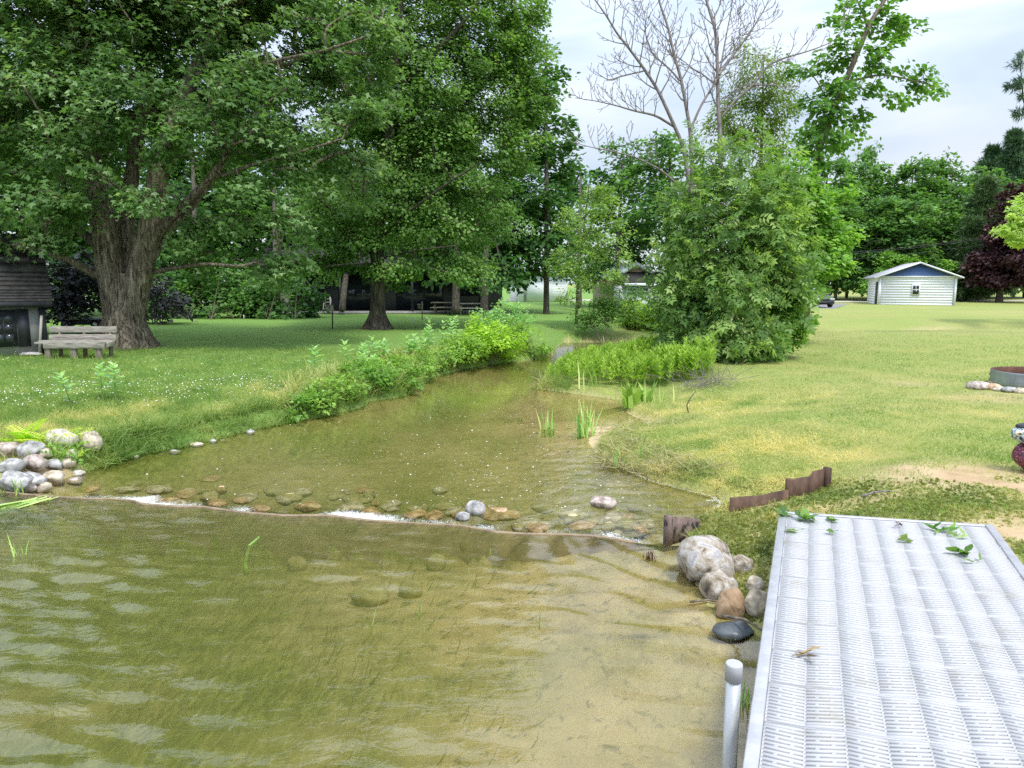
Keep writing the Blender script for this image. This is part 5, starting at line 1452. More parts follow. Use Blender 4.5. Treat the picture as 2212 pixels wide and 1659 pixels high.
for px, py, w, h, kd, lbl in [(2122, 842, 50, 22, 'pink', 'largest pinkish stone at the left of the fire ring'), (2150, 843, 40, 18, 'orange', 'orange stone touching the fire ring'), (2148, 832, 22, 12, 'orange', 'small orange stone behind the larger one at the fire ring'), (2166, 846, 30, 13, 'pale', 'flat pale stone in front of the fire ring'), (2188, 848, 42, 15, 'grey', 'grey lilac stone in front of the fire ring'), (2208, 850, 26, 15, 'tan', 'cream stone before the fire ring at the right edge')]:
    rock(lbl, px, py, w, h, kd, group='stones around the fire ring', angular=.1)

# ------------------------------------------------------------------ rusty steel plates and weir
RUST = M('rusty_steel', [(.3, (.035, .02, .013)), (.5, (.10, .056, .036)), (.7, (.19, .115, .075))], 7, .75, .3, stretch=(1, 1, .5))
RUSTB = M('scabbed_steel', [(.40, (.012, .009, .009)), (.46, (.13, .09, .075)), (.7, (.22, .16, .135))], 13, .7, .3, stretch=(1, 1, .6))
def plate(name, label, top, bot, mat, prof=.035, th=.012, post=()):
    """sheet of piling along a run of points, zig-zag in plan"""
    top = np.array(top); bot = np.array(bot)
    n = 24
    f = np.linspace(0, 1, n)
    idx = np.linspace(0, 1, len(top))
    tp = np.column_stack([np.interp(f, idx, top[:, k]) for k in range(3)])
    bt = np.column_stack([np.interp(f, idx, bot[:, k]) for k in range(3)])
    d = nrm(tp[-1] - tp[0]); nn = nrm(np.array([-d[1], d[0], 0]))
    saw = np.clip(np.sin(f * 2 * np.pi * 1.5) * 2.5, -1, 1) * prof
    root = thing(name, label, 'steel plate', bt.mean(0))
    V = np.concatenate([tp + nn * (saw + th)[:, None], tp + nn * (saw - th)[:, None], bt + nn * (saw + th)[:, None], bt + nn * (saw - th)[:, None]])
    F = []
    for i in range(n - 1):
        F += [(i, i + 1, n + i + 1, n + i), (2 * n + i, 3 * n + i, 3 * n + i + 1, 2 * n + i + 1), (i, 2 * n + i, 2 * n + i + 1, i + 1), (n + i, n + i + 1, 3 * n + i + 1, 3 * n + i)]
    F += [(0, n, 3 * n, 2 * n), (n - 1, 3 * n - 1, 4 * n - 1, 2 * n - 1)]
    MB().add(V, F).build('sheet', mat, root)
    for q in post:
        i = int(q * (n - 1))
        p0, p1 = bt[i], tp[i] + ZV * .012
        MB().box((p0 + p1) / 2, (.045, .06, np.linalg.norm(p1 - p0)), math.atan2(d[1], d[0])).build('interlock', mat, root)
    return root
def tbp(*r):
    top, bot = [], []
    for px, yt, yb in r:
        g = G(px, yb); t = P(px, yt, g[1]); t[0] = g[0]
        top.append(t); bot.append(g - ZV * .15)
    return top, bot
plate('end_plate', 'scabbed rusty steel plate standing in the water at the weir end', [P(1443, 1117, 5.45), P(1510, 1121, 5.6)], [P(1443, 1185, 5.45), P(1510, 1185, 5.6)], RUSTB, .0, .014, (0.01,))
plate('low_plate', 'low rusty steel plate almost buried in the bank of the right shore', *tbp((1576, 1076, 1108), (1640, 1070, 1092), (1702, 1058, 1078)), RUST, .006, .008)
plate('standing_plate', 'taller rusty steel plate with flanged edges above the right shore', *tbp((1704, 1038, 1076), (1744, 1030, 1068), (1752, 1020, 1064), (1785, 1013, 1052)), RUST, .012, .010, (.0, 1.0))
wc_ = CREST[(CREST[:, 0] > -6.2)]
xs_ = np.linspace(-6.0, W(1374, 1170)[0], 90)
ys_ = crest_y(xs_)
n = len(xs_)
top_z = .0005 + .006 * (vnoise(xs_ * 1.3, xs_ * 0 + 3, 5) - .45)
V = np.concatenate([np.column_stack([xs_, ys_ - .004, top_z]), np.column_stack([xs_, ys_ + .004, top_z]), np.column_stack([xs_, ys_ - .004, xs_ * 0 - .7]), np.column_stack([xs_, ys_ + .004, xs_ * 0 - .7])])
F = []
for i in range(n - 1):
    F += [(i, i + 1, n + i + 1, n + i), (i, 2 * n + i, 2 * n + i + 1, i + 1), (n + i, n + i + 1, 3 * n + i + 1, 3 * n + i)]
RUSTW = M('stained_weir_edge', [(.3, (.18, .13, .08)), (.7, (.36, .28, .19))], 6, .6)
tag(MB().add(V, F).build('weir_plate', RUSTW, base=np.array([-1.6, 6.1, 0])), 'thin stained sheet steel weir crest crossing the water from bank to bank', 'weir')

# ------------------------------------------------------------------ dock
Lo = np.array(W(1685, 1105, .40)); Rr = np.array(W(2143, 1135, .40))
A3 = Rr - Lo
L1_ = np.array(W(1607, 1659, .40)); D3 = nrm(L1_ - Lo); DL = 4.6
def dk(s, t, z=0):
    """s across 0..1, t metres from the far end"""
    return Lo + A3 * s + D3 * t + ZV * z
wid = np.linalg.norm(A3)
dock = thing('dock', 'white slotted plastic dock panels in an aluminium frame reaching the shore', 'dock', Lo)
PLAST = M('white_deck_plastic', [(.28, (.38, .365, .32)), (.42, (.45, .453, .457)), (.8, (.475, .478, .485))], 3.5, .55, spec=.2)
ALU = M('dull_aluminium', [(.3, (.44, .44, .46)), (.7, (.58, .58, .60))], 9, .45, .1, metal=.6, stretch=(1, 1, 1))
SLOT_SHADE = M('painted_slot_shade', [(.3, (.13, .13, .135)), (.7, (.17, .17, .18))], 6, .7)
ncol, pitch, panel = 9, .0237, .285
def bar(mb, s0, t0, s1, t1, hw_, zt, zb_):
    """a bar from (s0,t0) to (s1,t1), half width hw_ along the dock"""
    V = [dk(s, t + e, z) for z in (zb_, zt) for s, t, e in ((s0, t0, -hw_), (s1, t1, -hw_), (s1, t1, hw_), (s0, t0, hw_))]
    mb.add(np.array(V), [(0, 3, 2, 1), (4, 5, 6, 7), (0, 1, 5, 4), (1, 2, 6, 5), (2, 3, 7, 6), (3, 0, 4, 7)])
npan = int(DL / panel)
sA, sB = .038, .962
cw = (sB - sA) / ncol
for pn in range(npan):
    mb = MB()
    t0 = .05 + pn * panel
    for r_ in range(-1, 14):
        for c_ in range(ncol):
            up = .5 if c_ % 2 == 0 else -.5
            ta, tb = t0 + (r_ + .5 - up) * pitch - .0, t0 + (r_ + .5 + up) * pitch
            lo_, hi_ = min(ta, tb), max(ta, tb)
            if lo_ < t0 - .008 or hi_ > t0 + panel - .004:
                if hi_ < t0 + .004 or lo_ > t0 + panel - .012: continue
            s0_, s1_ = sA + c_ * cw, sA + (c_ + 1) * cw
            ta = min(max(ta, t0 + .009), t0 + panel - .010); tb = min(max(tb, t0 + .009), t0 + panel - .010)
            bar(mb, s0_, ta, s1_, tb, pitch * .27, 0, -.014)
            # webs between the ribs leave the staggered slots
            for q in ((.31,) if (r_ + c_) % 2 else (.69,)):
                sq = s0_ + q * cw
                tq = ta + (tb - ta) * q + pitch * .5
                if tq < t0 + panel - .02 and tq > t0 + .01:
                    bar(mb, sq - .055 * cw, tq, sq + .055 * cw, tq, pitch * .25, -.0012, -.0135)
    for c_ in range(ncol + 1):
        s_ = sA + c_ * cw
        bar(mb, s_ - .003, t0 + panel / 2, s_ + .003, t0 + panel / 2, panel / 2 - .006, -.0008, -.0138)
    bar(mb, sA, t0 + .0055, sB, t0 + .0055, .0038, -.0006, -.0135)
    bar(mb, sA, t0 + panel - .0055, sB, t0 + panel - .0055, .0035, -.0006, -.0135)
    pn_ = mb.build('deck_panel', PLAST, dock)
    bar(ul := MB(), sA, t0 + panel / 2, sB, t0 + panel / 2, panel / 2 - .001, -.0142, -.022)  # dark sheet added under the ribs, its colour painting the shade in the slots
    ul.build('slot_shade_sheet', SLOT_SHADE, pn_)
for s_ in (.015, .985):
    bar(m_ := MB(), s_ - .019, DL / 2, s_ + .019, DL / 2, DL / 2, .008, -.13)
    bevel(m_.build('side_rail', ALU, dock), .005)
bar(m_ := MB(), .036, .022, .964, .022, .018, .007, -.12)
bevel(m_.build('end_rail', ALU, dock), .004)
for q in (1.2, 2.4, 3.6):
    bar(m_ := MB(), .036, q, .964, q, .025, -.03, -.10); m_.build('cross_beam', ALU, dock)
# post with cap
pt = P(1586, 1432, 2.62)
k_ = 1533 / 2.62
pr_ = 19.5 / k_
post = thing('dock_post', 'galvanized pipe post with grey plastic cap beside the dock', 'post', (pt[0], pt[1], 0))
GALV = M('galvanized_pipe', [(.3, (.40, .42, .43)), (.7, (.60, .62, .63))], 5, .45, .1, metal=.55, stretch=(3, 3, .6))
CAPG = M('grey_plastic_cap', [(.3, (.36, .36, .37)), (.7, (.42, .42, .43))], 6, .55)
MB().tube([(pt[0], pt[1], -.5), (pt[0], pt[1], pt[2] - .02)], pr_ * .88, 28).build('pipe', GALV, post, smooth=False)
cp = MB().tube([(pt[0], pt[1], pt[2] - .072), (pt[0], pt[1], pt[2] - .008), (pt[0], pt[1], pt[2] - .002), (pt[0], pt[1], pt[2])], [pr_, pr_, pr_ * .97, pr_ * .88], 32).build('cap', CAPG, post)
for o in (bpy.data.objects['pipe'], cp):
    for p_ in o.data.polygons:
        p_.use_smooth = len(p_.vertices) == 4

# leaf sprigs fallen on the dock
STRAW = M('dry_straw', [(.3, (.22, .16, .08)), (.7, (.42, .33, .18))], 20, .8)
def sprig(label, px, py, size, n, tpl, mat, name='fallen_sprig', lift=.012):
    b = W(px, py, .412)
    T = np.column_stack([R.normal(size=n), R.normal(size=n) * .9, .12 + .35 * R.random(n)])
    N = np.column_stack([R.normal(size=n) * .35, R.normal(size=n) * .35, np.ones(n)])
    mb = MB().scatter(tpl, np.repeat(b[None, :], n, 0) + R.normal(size=(n, 3)) * np.array([size * .25, size * .25, .004]), T, N, size * (.7 + .6 * R.random(n)), R.random(n))
    mb.tube([b + np.array([-size * .7, -.2 * size, .002]), b + np.array([0, 0, .01]), b + np.array([size * .5, .3 * size, .006])], .002, 4)
    tag(mb.build(name, mat, base=b), label, 'sprig', 'sprigs and leaves fallen on the dock')
sprig('green twig with several leaves on the far left corner of the dock', 1745, 1122, .085, 9, ROUND, LM_maple2)
sprig('dark leafy twig across the far end of the dock, second from the left corner', 1692, 1112, .07, 4, ROUND, LM_maple)
sprig('small dark sprig at the middle of the far dock end', 1795, 1124, .06, 6, KITE, LM_maple)
sprig('single pale curled leaf on the far left of the dock', 1728, 1147, .07, 2, ROUND, LM_pale)
sprig('single green leaf on the dock right of the pale leaf', 1803, 1150, .06, 1, ROUND, LM_maple2)
sprig('dried brownish green sprig on the dock centre', 1950, 1166, .07, 4, KITE, LM_birch)
sprig('dead brown twig near the far end of the dock', 1943, 1136, .06, 2, NARROW, LM_purple)
sprig('bright green three leaved seedling on the dock near the right rail', 2082, 1196, .075, 5, ROUND, LM_maple2)
sprig('spiky bright green sprig at the right of the far dock end', 2033, 1146, .10, 10, NARROW, LM_poplar)
sprig('smaller spiky sprig beside the bright spiky one on the dock', 2066, 1158, .08, 6, NARROW, LM_pale)
sprig('folded green leaf next to the right rail of the dock', 2114, 1212, .08, 2, NARROW, LM_maple2)
sprig('pale straw seed head lying on the dock panels nearer the camera', 1735, 1414, .08, 6, NARROW, STRAW)

# ------------------------------------------------------------------ bench
WOODW = M('weathered_wood', [(.28, (.13, .115, .095)), (.5, (.30, .275, .235)), (.75, (.48, .45, .39))], 5, .9, .5, 12, stretch=(1.0, 8, 8), bdist=.01)
WOODL = M('weathered_post_wood', [(.28, (.10, .085, .065)), (.5, (.21, .18, .14)), (.75, (.34, .30, .24))], 5, .9, .5, 12, stretch=(8, 8, 1), bdist=.01)
bb = G(160, 776)
kb = 1533 / bb[1]
bench = thing('bench', 'weathered plank bench with slatted back in front of the old maple', 'bench', bb)
def bpos(px, py, dy=0):
    return P(px, py, bb[1] + dy)
def plank(name, p0, p1, th, h, mat=WOODW):
    p0, p1 = np.array(p0), np.array(p1)
    d = p1 - p0; rz = math.atan2(d[1], d[0])
    o = MB().box((p0 + p1) / 2, (np.linalg.norm(d[:2]), th, h), rz).build(name, mat, bench)
    return bevel(o, .006)
u = 1 / kb
plank('back_slat', bpos(107, 712, .42), bpos(252, 711, .42), .045, 13.5 * u)
plank('back_slat', bpos(107, 729, .38), bpos(251, 729, .38), .045, 13.5 * u)
plank('seat_front_board', bpos(94, 745.5, -.04), bpos(226, 745.5, -.04), .05, 14 * u)
plank('seat_plank', bpos(80, 740.5, .10), bpos(231, 740.5, .10), .20, .045)
plank('seat_plank', bpos(88, 737.5, .32), bpos(246, 737.5, .32), .18, .045)
plank('seat_end_board', bpos(232, 744, .02), bpos(247, 742, .40), .05, .10)
for px in (103, 159, 212):
    f0 = bpos(px + 2, 771, 0)
    bevel(MB().box((f0[0], f0[1], (f0[2] + bpos(px, 745, 0)[2]) / 2 - .03), (.115, .07, bpos(px, 745, 0)[2] - f0[2] + .06)).build('leg', WOODL, bench), .006)
for px in (131, 184, 240):
    f0 = bpos(px, 768, .36); f1 = bpos(px - 1, 706, .46)
    mb = MB(); v0, v1 = f0 - ZV * .06, f1
    mb.tube([v0, (v0 + v1) / 2, v1], [.05, .05, .05], 4)
    mb.build('back_post', WOODL, bench)

# trailer behind the bench
tb = P(185, 702, 23.5); tb[2] = hz(tb[0], tb[1])
tr = thing('utility_trailer', 'low dark flat trailer with a pale tailboard parked behind the bench', 'trailer', tb)
def tp_(px, py, dy=0): return P(px, py, 23.5 + dy)
bevel(MB().box((tp_(183, 697)[0], 24.2, tp_(0, 696)[2]), (1.25, 1.5, .18)).build('bed', BLACKP, tr), .01)
MB().box((tp_(173, 688)[0], 23.44, tp_(0, 688)[2]), (.98, .03, .085)).build('tailboard', M('pale_metal', [(.3, (.42, .43, .45)), (.7, (.52, .53, .55))], 4, .5), tr)
for px in (152, 216):
    p_ = tp_(px, 700)
    w_ = MB().tube([(p_[0] - .05, 23.42, p_[2]), (p_[0] - .05, 23.30, p_[2])], .15, 20).build('wheel', M('tyre_rubber', [(.3, (.012, .012, .012)), (.7, (.03, .03, .03))], 8, .8), tr)
    MB().tube([(p_[0] - .05, 23.295, p_[2]), (p_[0] - .05, 23.285, p_[2])], .075, 16).build('hub', WHITE, w_)

# ------------------------------------------------------------------ small garden things on the left lawn
def birdhouse(label, px, py, top_py, box_py0, box_py1, box_dx, mat, polemat):
    b = G(px, py); k = 1533 / b[1]; Y = b[1]
    t = thing('birdhouse', label, 'birdhouse', b)
    MB().tube([b - ZV * .1, P(px, top_py, Y)], .022, 8).build('pole', polemat, t)
    c = P(px + box_dx, (box_py0 + box_py1) / 2, Y - .12)
    hh = (box_py1 - box_py0) / k
    bx = MB().box(c, (.20, .16, hh)).build('box', mat, t)
    MB().tube([c + np.array([0, -.075, hh * .15]), c + np.array([0, -.085, hh * .15])], .03, 12).build('entrance', BLACKP, bx)
    MB().box(c + ZV * (hh / 2 + .012), (.26, .22, .024)).build('roof', WOODL, t)
birdhouse('pale birdhouse hung on a dark iron pole left of the lawn maple', 718, 711, 640, 660, 672, -5, PALE, BLACKP)
birdhouse('weathered birdhouse on a post right of the lawn maple', 912, 692, 651, 658, 667, -4, WOODL, WOODL)
lb = P(706, 684, 36.5); lb[2] = hz(lb[0], lb[1])
ld = thing('stepladder', 'pale wooden stepladder standing open in front of the dark house', 'ladder', lb)
ht_ = P(706, 640, 36.5)[2] - lb[2]
for sx in (-1, 1):
    MB().tube([lb + np.array([sx * .22, 0, 0]), lb + np.array([sx * .13, .25, ht_])], .03, 5).build('rail', PALE, ld)
    MB().tube([lb + np.array([sx * .22, .75, 0]), lb + np.array([sx * .13, .28, ht_])], .022, 5).build('back_leg', PALE, ld)
for i in range(5):
    f = (i + .6) / 5.4
    MB().box(lb + np.array([0, .25 * f, ht_ * f]), (.40 - .16 * f, .07, .03)).build('step', PALE, ld)
def table(label, px, py, Y, w, h, mat):
    b = P(px, py, Y); b[2] = hz(b[0], b[1])
    t = thing('picnic_table', label, 'table', b)
    MB().box(b + ZV * h, (w, .8, .05)).build('tabletop', mat, t)
    for sy in (-.65, .65):
        MB().box(b + np.array([0, sy, h * .6]), (w, .26, .04)).build('bench_seat', mat, t)
    for sx in (-1, 1):
        mb = MB()
        mb.tube([b + np.array([sx * w * .36, -.6, 0]), b + np.array([sx * w * .36, -.2, h - .02])], .035, 4); mb.tube([b + np.array([sx * w * .36, .6, 0]), b + np.array([sx * w * .36, .2, h - .02])], .035, 4)
        mb.box(b + np.array([sx * w * .36, 0, h * .55]), (.04, 1.4, .08))
        mb.build('leg_frame', mat, t)
table('pale picnic table by the dark house right of the second trunk', 1020, 672, 36.2, 1.5, .55, PALE)
table('dark picnic table in front of the house between birdhouse and trunk', 960, 674, 36.6, 1.3, .6, WOODL)
for px, lbl in ((545, 'tiny white marker stake in the left lawn between hedge and lawn maple'), (527, 'second tiny white stake near the hedge on the left lawn')):
    b = G(px if px != 545 else 600 + 940 * .2333 * 1.0 * .0 + 297 * 0 + 296, 700 if px == 545 else 690)
    tag(MB().box(b + ZV * .09, (.025, .025, .22)).build('marker_stake', WHITE, base=b), lbl, 'stake')

# ------------------------------------------------------------------ parked car in the distance
cY = 53
cb = P(1781, 668, cY); cb[2] = hz(cb[0], cb[1]) + .012
car = thing('parked_car', 'dark blue grey car facing the camera on the drive beside the shed', 'car', cb)
CARP = M('car_paint', [(.3, (.035, .045, .06)), (.7, (.05, .06, .08))], 2, .25, spec=.7)
CARG = M('car_glass', [(.3, (.25, .30, .36)), (.7, (.34, .40, .46))], 2, .05, spec=.9, metal=.6)
TYRE = M('tyre_black', [(.3, (.012, .012, .012)), (.7, (.03, .03, .03))], 8, .8)
def loft(mb, secs):
    k = len(secs[0])
    V = np.concatenate([np.array(s) for s in secs])
    F = [(i * k + j, i * k + (j + 1) % k, (i + 1) * k + (j + 1) % k, (i + 1) * k + j) for i in range(len(secs) - 1) for j in range(k)]
    F += [tuple(range(k))[::-1], tuple(range((len(secs) - 1) * k, len(secs) * k))]
    mb.add(V, F)
def sec(y, w, z0, z1, tuck=.9):
    c = cb
    return [(c[0] - w, c[1] + y, c[2] + z0), (c[0] + w, c[1] + y, c[2] + z0), (c[0] + w * 1.02, c[1] + y, c[2] + (z0 + z1) / 2), (c[0] + w * tuck, c[1] + y, c[2] + z1), (c[0] - w * tuck, c[1] + y, c[2] + z1), (c[0] - w * 1.02, c[1] + y, c[2] + (z0 + z1) / 2)]
mb = MB(); loft(mb, [sec(0, .68, .32, .62), sec(.15, .78, .24, .74), sec(.6, .84, .2, .86), sec(1.3, .86, .2, .95), sec(3.4, .86, .2, .98), sec(4.2, .82, .24, .95), sec(4.4, .72, .3, .8)])
bevel(mb.build('body', CARP, car), .03)
mb = MB(); loft(mb, [sec(1.25, .80, .93, .96, .97), sec(1.9, .76, .93, 1.40, .80), sec(2.4, .76, .93, 1.46, .80), sec(3.2, .76, .93, 1.42, .80), sec(3.9, .78, .93, .98, .97)])
mb.build('cabin', CARP, car)
def quad_panel(mb, pts, th=.012):
    pts = np.array(pts); nn = nrm(np.cross(pts[1] - pts[0], pts[3] - pts[0]))
    V = np.concatenate([pts, pts - nn * th]); mb.add(V, [(0, 1, 2, 3), (7, 6, 5, 4), (0, 4, 5, 1), (1, 5, 6, 2), (2, 6, 7, 3), (3, 7, 4, 0)])
mb = MB(); quad_panel(mb, [cb + np.array([-.70, 1.27, .985]), cb + np.array([.70, 1.27, .985]), cb + np.array([.56, 1.85, 1.40]), cb + np.array([-.56, 1.85, 1.40])]); mb.build('windshield', CARG, car)
for sx in (-1, 1):
    h_ = MB().box(cb + np.array([sx * .55, .05, .62]), (.30, .12, .13)).build('headlight', M('headlight_lens', [(.3, (.55, .57, .6)), (.7, (.7, .72, .74))], 4, .15), car)
    MB().box(cb + np.array([sx * .93, 1.35, 1.0]), (.16, .10, .11)).build('wing_mirror', CARP, car)
    for yy in (.85, 3.5):
        w_ = MB().tube([cb + np.array([sx * .66, yy, .31]), cb + np.array([sx * .86, yy, .31])], .31, 20).build('wheel', TYRE, car)
        MB().tube([cb + np.array([sx * .862, yy, .31]), cb + np.array([sx * .872, yy, .31])], .18, 16).build('rim', ALU, w_)
MB().box(cb + np.array([0, .02, .58]), (.62, .08, .12)).build('grille', BLACKP, car)
MB().box(cb + np.array([0, .0, .38]), (1.25, .14, .12)).build('bumper', BLACKP, car)

# power lines in front of the wood
WIRE = M('wire_black', [(.3, (.03, .03, .03)), (.7, (.06, .06, .06))], 4, .6)
for i, (y0, y1, lbl) in enumerate([(546, 511, 'highest of the three wires crossing in front of the wood'), (550, 514, 'middle wire just under the highest one in front of the wood'), (560, 527, 'lowest sagging wire in front of the wood')]):
    a, b = P(1730, y0 + 6, 66), P(2160, y1 - 4, 70)
    f = np.linspace(-.5, 1.5, 60)[:, None]
    pts = a + (b - a) * f; pts[:, 2] += .25 * ((f[:, 0] - .5) ** 2 * 4 - 1)
    tag(MB().tube(pts, .016 if i < 2 else .012, 5).build('power_line', WIRE, base=pts[30]), lbl, 'wire', 'power lines')

# ------------------------------------------------------------------ painted bird ornament at the right edge
def scale_mat():
    m, n, l, out = new_mat('pink_scales')
    v = coords(n, l, (1, 1, 1.5))
    vo = n.new('ShaderNodeTexVoronoi'); vo.feature = 'DISTANCE_TO_EDGE'; vo.inputs['Scale'].default_value = 34
    l.new(v, vo.inputs['Vector'])
    r = ramp_node(n, [(.05, (.05, .015, .03)), (.16, (.26, .06, .11)), (.4, (.45, .14, .20))])
    l.new(vo.outputs['Distance'], r.inputs['Fac'])
    b = n.new('ShaderNodeBsdfPrincipled'); b.inputs['Roughness'].default_value = .5
    l.new(r.outputs['Color'], b.inputs['Base Color']); l.new(b.outputs['BSDF'], out.inputs['Surface'])
    return m
oY = 6.0
ob = P(2232, 1070, oY); ob[2] = hz(ob[0], ob[1])
orn = thing('bird_ornament', 'painted bird ornament with yellow eyes and pink scaled breast at right edge', 'ornament', ob)
hc, bc = P(2222, 938, oY), P(2240, 988, oY)
mb = MB(); V, F = ICO3
v = V * np.array([.20, .15, .165]); v[:, 0] *= np.where(v[:, 2] < 0, 1 - .75 * np.clip(-v[:, 2] / .165, 0, 1) ** 1.5, 1); mb.add(v + bc, [F]); mb.build('breast', scale_mat(), orn, smooth=True)
HEADM = M('speckled_bird_paint', [(.44, (.03, .04, .05)), (.50, (.45, .55, .58)), (.7, (.70, .76, .78))], 60, .5, detail=3)
v = V * np.array([.135, .12, .082]); hd = MB().add(v + hc, [F]).build('head', HEADM, orn, smooth=True)
mb = MB(); v = V * np.array([.10, .085, .03]); mb.add(v + hc + np.array([.0, .01, .064]), [F]); mb.build('dark_crown', BLACKP, orn, smooth=True)
EYEW, EYEY = M('eye_white', [(.3, (.7, .7, .68)), (.7, (.75, .75, .72))], 4, .3), M('eye_amber', [(.3, (.45, .30, .10)), (.7, (.62, .48, .22))], 9, .2)
for px, py, r_ in ((2206, 928, .034), (2190.5, 933, .024)):
    d_ = (P(px, py, oY) - hc); d_[1] = -.105 if px > 2200 else -.06
    e_ = hc + d_
    ey = MB().tube([e_ + np.array([0, .02, 0]), e_ + np.array([0, -.004, 0])], r_, 20).build('eye_ring', EYEW, orn)
    MB().tube([e_ + np.array([0, -.003, 0]), e_ + np.array([0, -.010, 0])], r_ * .62, 18).build('iris', EYEY, ey)
    MB().tube([e_ + np.array([0, -.009, 0]), e_ + np.array([0, -.014, 0])], r_ * .3, 14).build('pupil', BLACKP, ey)
mb = MB(); mb.tube([hc + np.array([-.11, -.06, -.02]), hc + np.array([-.115, -.10, -.03]), hc + np.array([-.115, -.115, -.045])], [.012, .008, .002], 8); mb.build('beak', BLACKP, orn, smooth=True)
MB().tube([bc - ZV * .10, ob - ZV * .1], .028, 12).build('leg', BLACKP, orn)
mb = MB(); mb.tube([bc + np.array([.12, 0, .02]), bc + np.array([.3, .02, -.06]), bc + np.array([.42, .02, -.14])], [.07, .06, .02], 10); mb.build('tail', BLACKP, orn, smooth=True)

# ------------------------------------------------------------------ plants of the banks
def stalks_plant(name, label, px, py, h_px, n, cat, mat, tpl=ROUND, size=.10, group=None, lean=.12, pairs=9, spread=.10, narrow=None):
    """upright stems with paired leaves, like milkweed"""
    b = G(px, py); k = 1533 / b[1]; H = h_px / k
    th = thing(name, label, cat, b, group)
    sm, lm = MB(), MB()
    for i in range(n):
        q = b + np.array([R.normal() * spread, R.normal() * spread, 0]) if n > 1 else b
        h = H * (.75 + .3 * R.random()) if i else H
        top = q + np.array([R.normal() * lean * h, R.normal() * lean * h, h * .92])
        f = np.linspace(0, 1, 6)[:, None]
        pts = q + (top - q) * f; pts[:, 2] -= .05 * (1 - f[:, 0]) ** 4
        sm.tube(pts, np.linspace(.008, .004, 6), 5, cap=False)
        ls, Ps, Ts, Ns = [], [], [], []
        for j in range(pairs):
            g = .28 + .72 * j / (pairs - 1)
            pp = q + (top - q) * g
            a0 = j * 1.57 + i
            for s in (0, math.pi):
                upw = .15 + 1.3 * max(0, g - .55)
                Ts.append((math.cos(a0 + s), math.sin(a0 + s), upw)); Ps.append(pp); Ns.append((-upw * math.cos(a0 + s), -upw * math.sin(a0 + s), 1))
                ls.append(size * (1.15 - .55 * abs(g - .62) / .4) * (.85 + .3 * R.random()))
        lm.scatter(tpl, np.array(Ps), np.array(Ts) + R.normal(size=(len(Ts), 3)) * .12, np.array(Ns) + R.normal(size=(len(Ts), 3)) * .2, np.array(ls), np.clip(.5 + .4 * (R.random(len(ls)) - .5) + .15 * np.repeat(np.linspace(-1, 1, pairs), 2), 0, 1))
    sm.build('stem', STEM, th); lm.build('leaves', mat, th)
    return th
MILK = (ROUND[0] * np.array([.62, 1, 1]), ROUND[1])
for px, py, h, n, lbl in [(158, 880, 80, 1, 'single milkweed stalk standing alone in the lawn left of the pair'), (232, 868, 88, 2, 'pair of milkweed stalks below the bench'), (680, 812, 66, 1, 'single milkweed stalk on the bank left of the earth patch'), (765, 800, 66, 2, 'milkweed just right of the bare earth patch'), (828, 790, 66, 3, 'milkweed group above the low bank weeds'), (880, 785, 64, 3, 'milkweed at the left foot of the lawn maple view'), (790, 812, 50, 2, 'short milkweed between the two taller clumps'), (930, 778, 78, 3, 'tall milkweed left of the yellow green shrub'), (955, 765, 80, 3, 'tallest milkweed against the yellow green shrub'), (906, 786, 56, 2, 'low milkweed beside the white flower head'), (985, 745, 62, 2, 'milkweed behind the left part of the yellow green shrub')]:
    stalks_plant('milkweed', lbl, px, py, h, n, 'milkweed', LM_milk, MILK, .15 if py > 850 else .19, 'milkweeds on the left bank')
# shrubs and weeds along the left bank
lfl = dict(per=55, size=.095, spread=.24, tpl=KITE, mat=LM_lime, droop=.3)
lfb = dict(per=55, size=.095, spread=.24, tpl=KITE, mat=LM_bush, droop=.3)
shrub('bank_shrub', 'bright yellow green shrub on the left bank, tallest beside the water', 1060, 776, [lob(1055, 725, 18.2, .62, .6, .42), lob(1030, 745, 17.8, .5, .5, .35), lob(1095, 740, 18.4, .5, .5, .38), lob(1050, 700, 18.4, .3, .3, .2)], lfl, .26, r=.01, step=.15)
shrub('bank_shrub', 'grey green shrub at the far end of the left bank bushes', 1150, 768, [lob(1135, 735, 19.8, .58, .55, .42), lob(1165, 750, 20, .28, .35, .26), lob(1115, 715, 19.8, .4, .4, .3)], lfb, .28, r=.01, step=.15)
shrub('bank_shrub', 'pale silvery shrub rising behind the yellow green shrub', 1090, 740, [lob(1095, 675, 22, .55, .5, .42), lob(1050, 690, 21.8, .45, .4, .28), lob(1120, 695, 22, .4, .4, .4)], dict(per=50, size=.10, spread=.26, tpl=KITE, mat=LM_milk, droop=.4), .30, r=.01, step=.15)
shrub('bank_shrub', 'mid green bush between the milkweeds and the yellow green shrub', 985, 790, [lob(985, 755, 17, .50, .4, .30), lob(1005, 735, 17.2, .35, .3, .25), lob(950, 775, 16.4, .4, .3, .2)], lfb, .24, r=.008, step=.12)
weedpts = [(800, 838, .42, 'leafy weeds leaning over the water at the bank notch'), (850, 820, .50, 'leafy weeds under the milkweed group'), (905, 806, .45, 'leafy weeds at the waterline left of the mid green bush'), (735, 862, .34, 'low broad leaved weeds at the waterline by the notch'), (690, 878, .30, 'low weeds spilling into the water on the left bank'), (760, 830, .30, 'grassy weeds around the bare earth patch foot'), (640, 885, .22, 'small weed tuft at the waterline above the farthest stone'), (880, 840, .26, 'trailing weeds floating out from the left bank')]
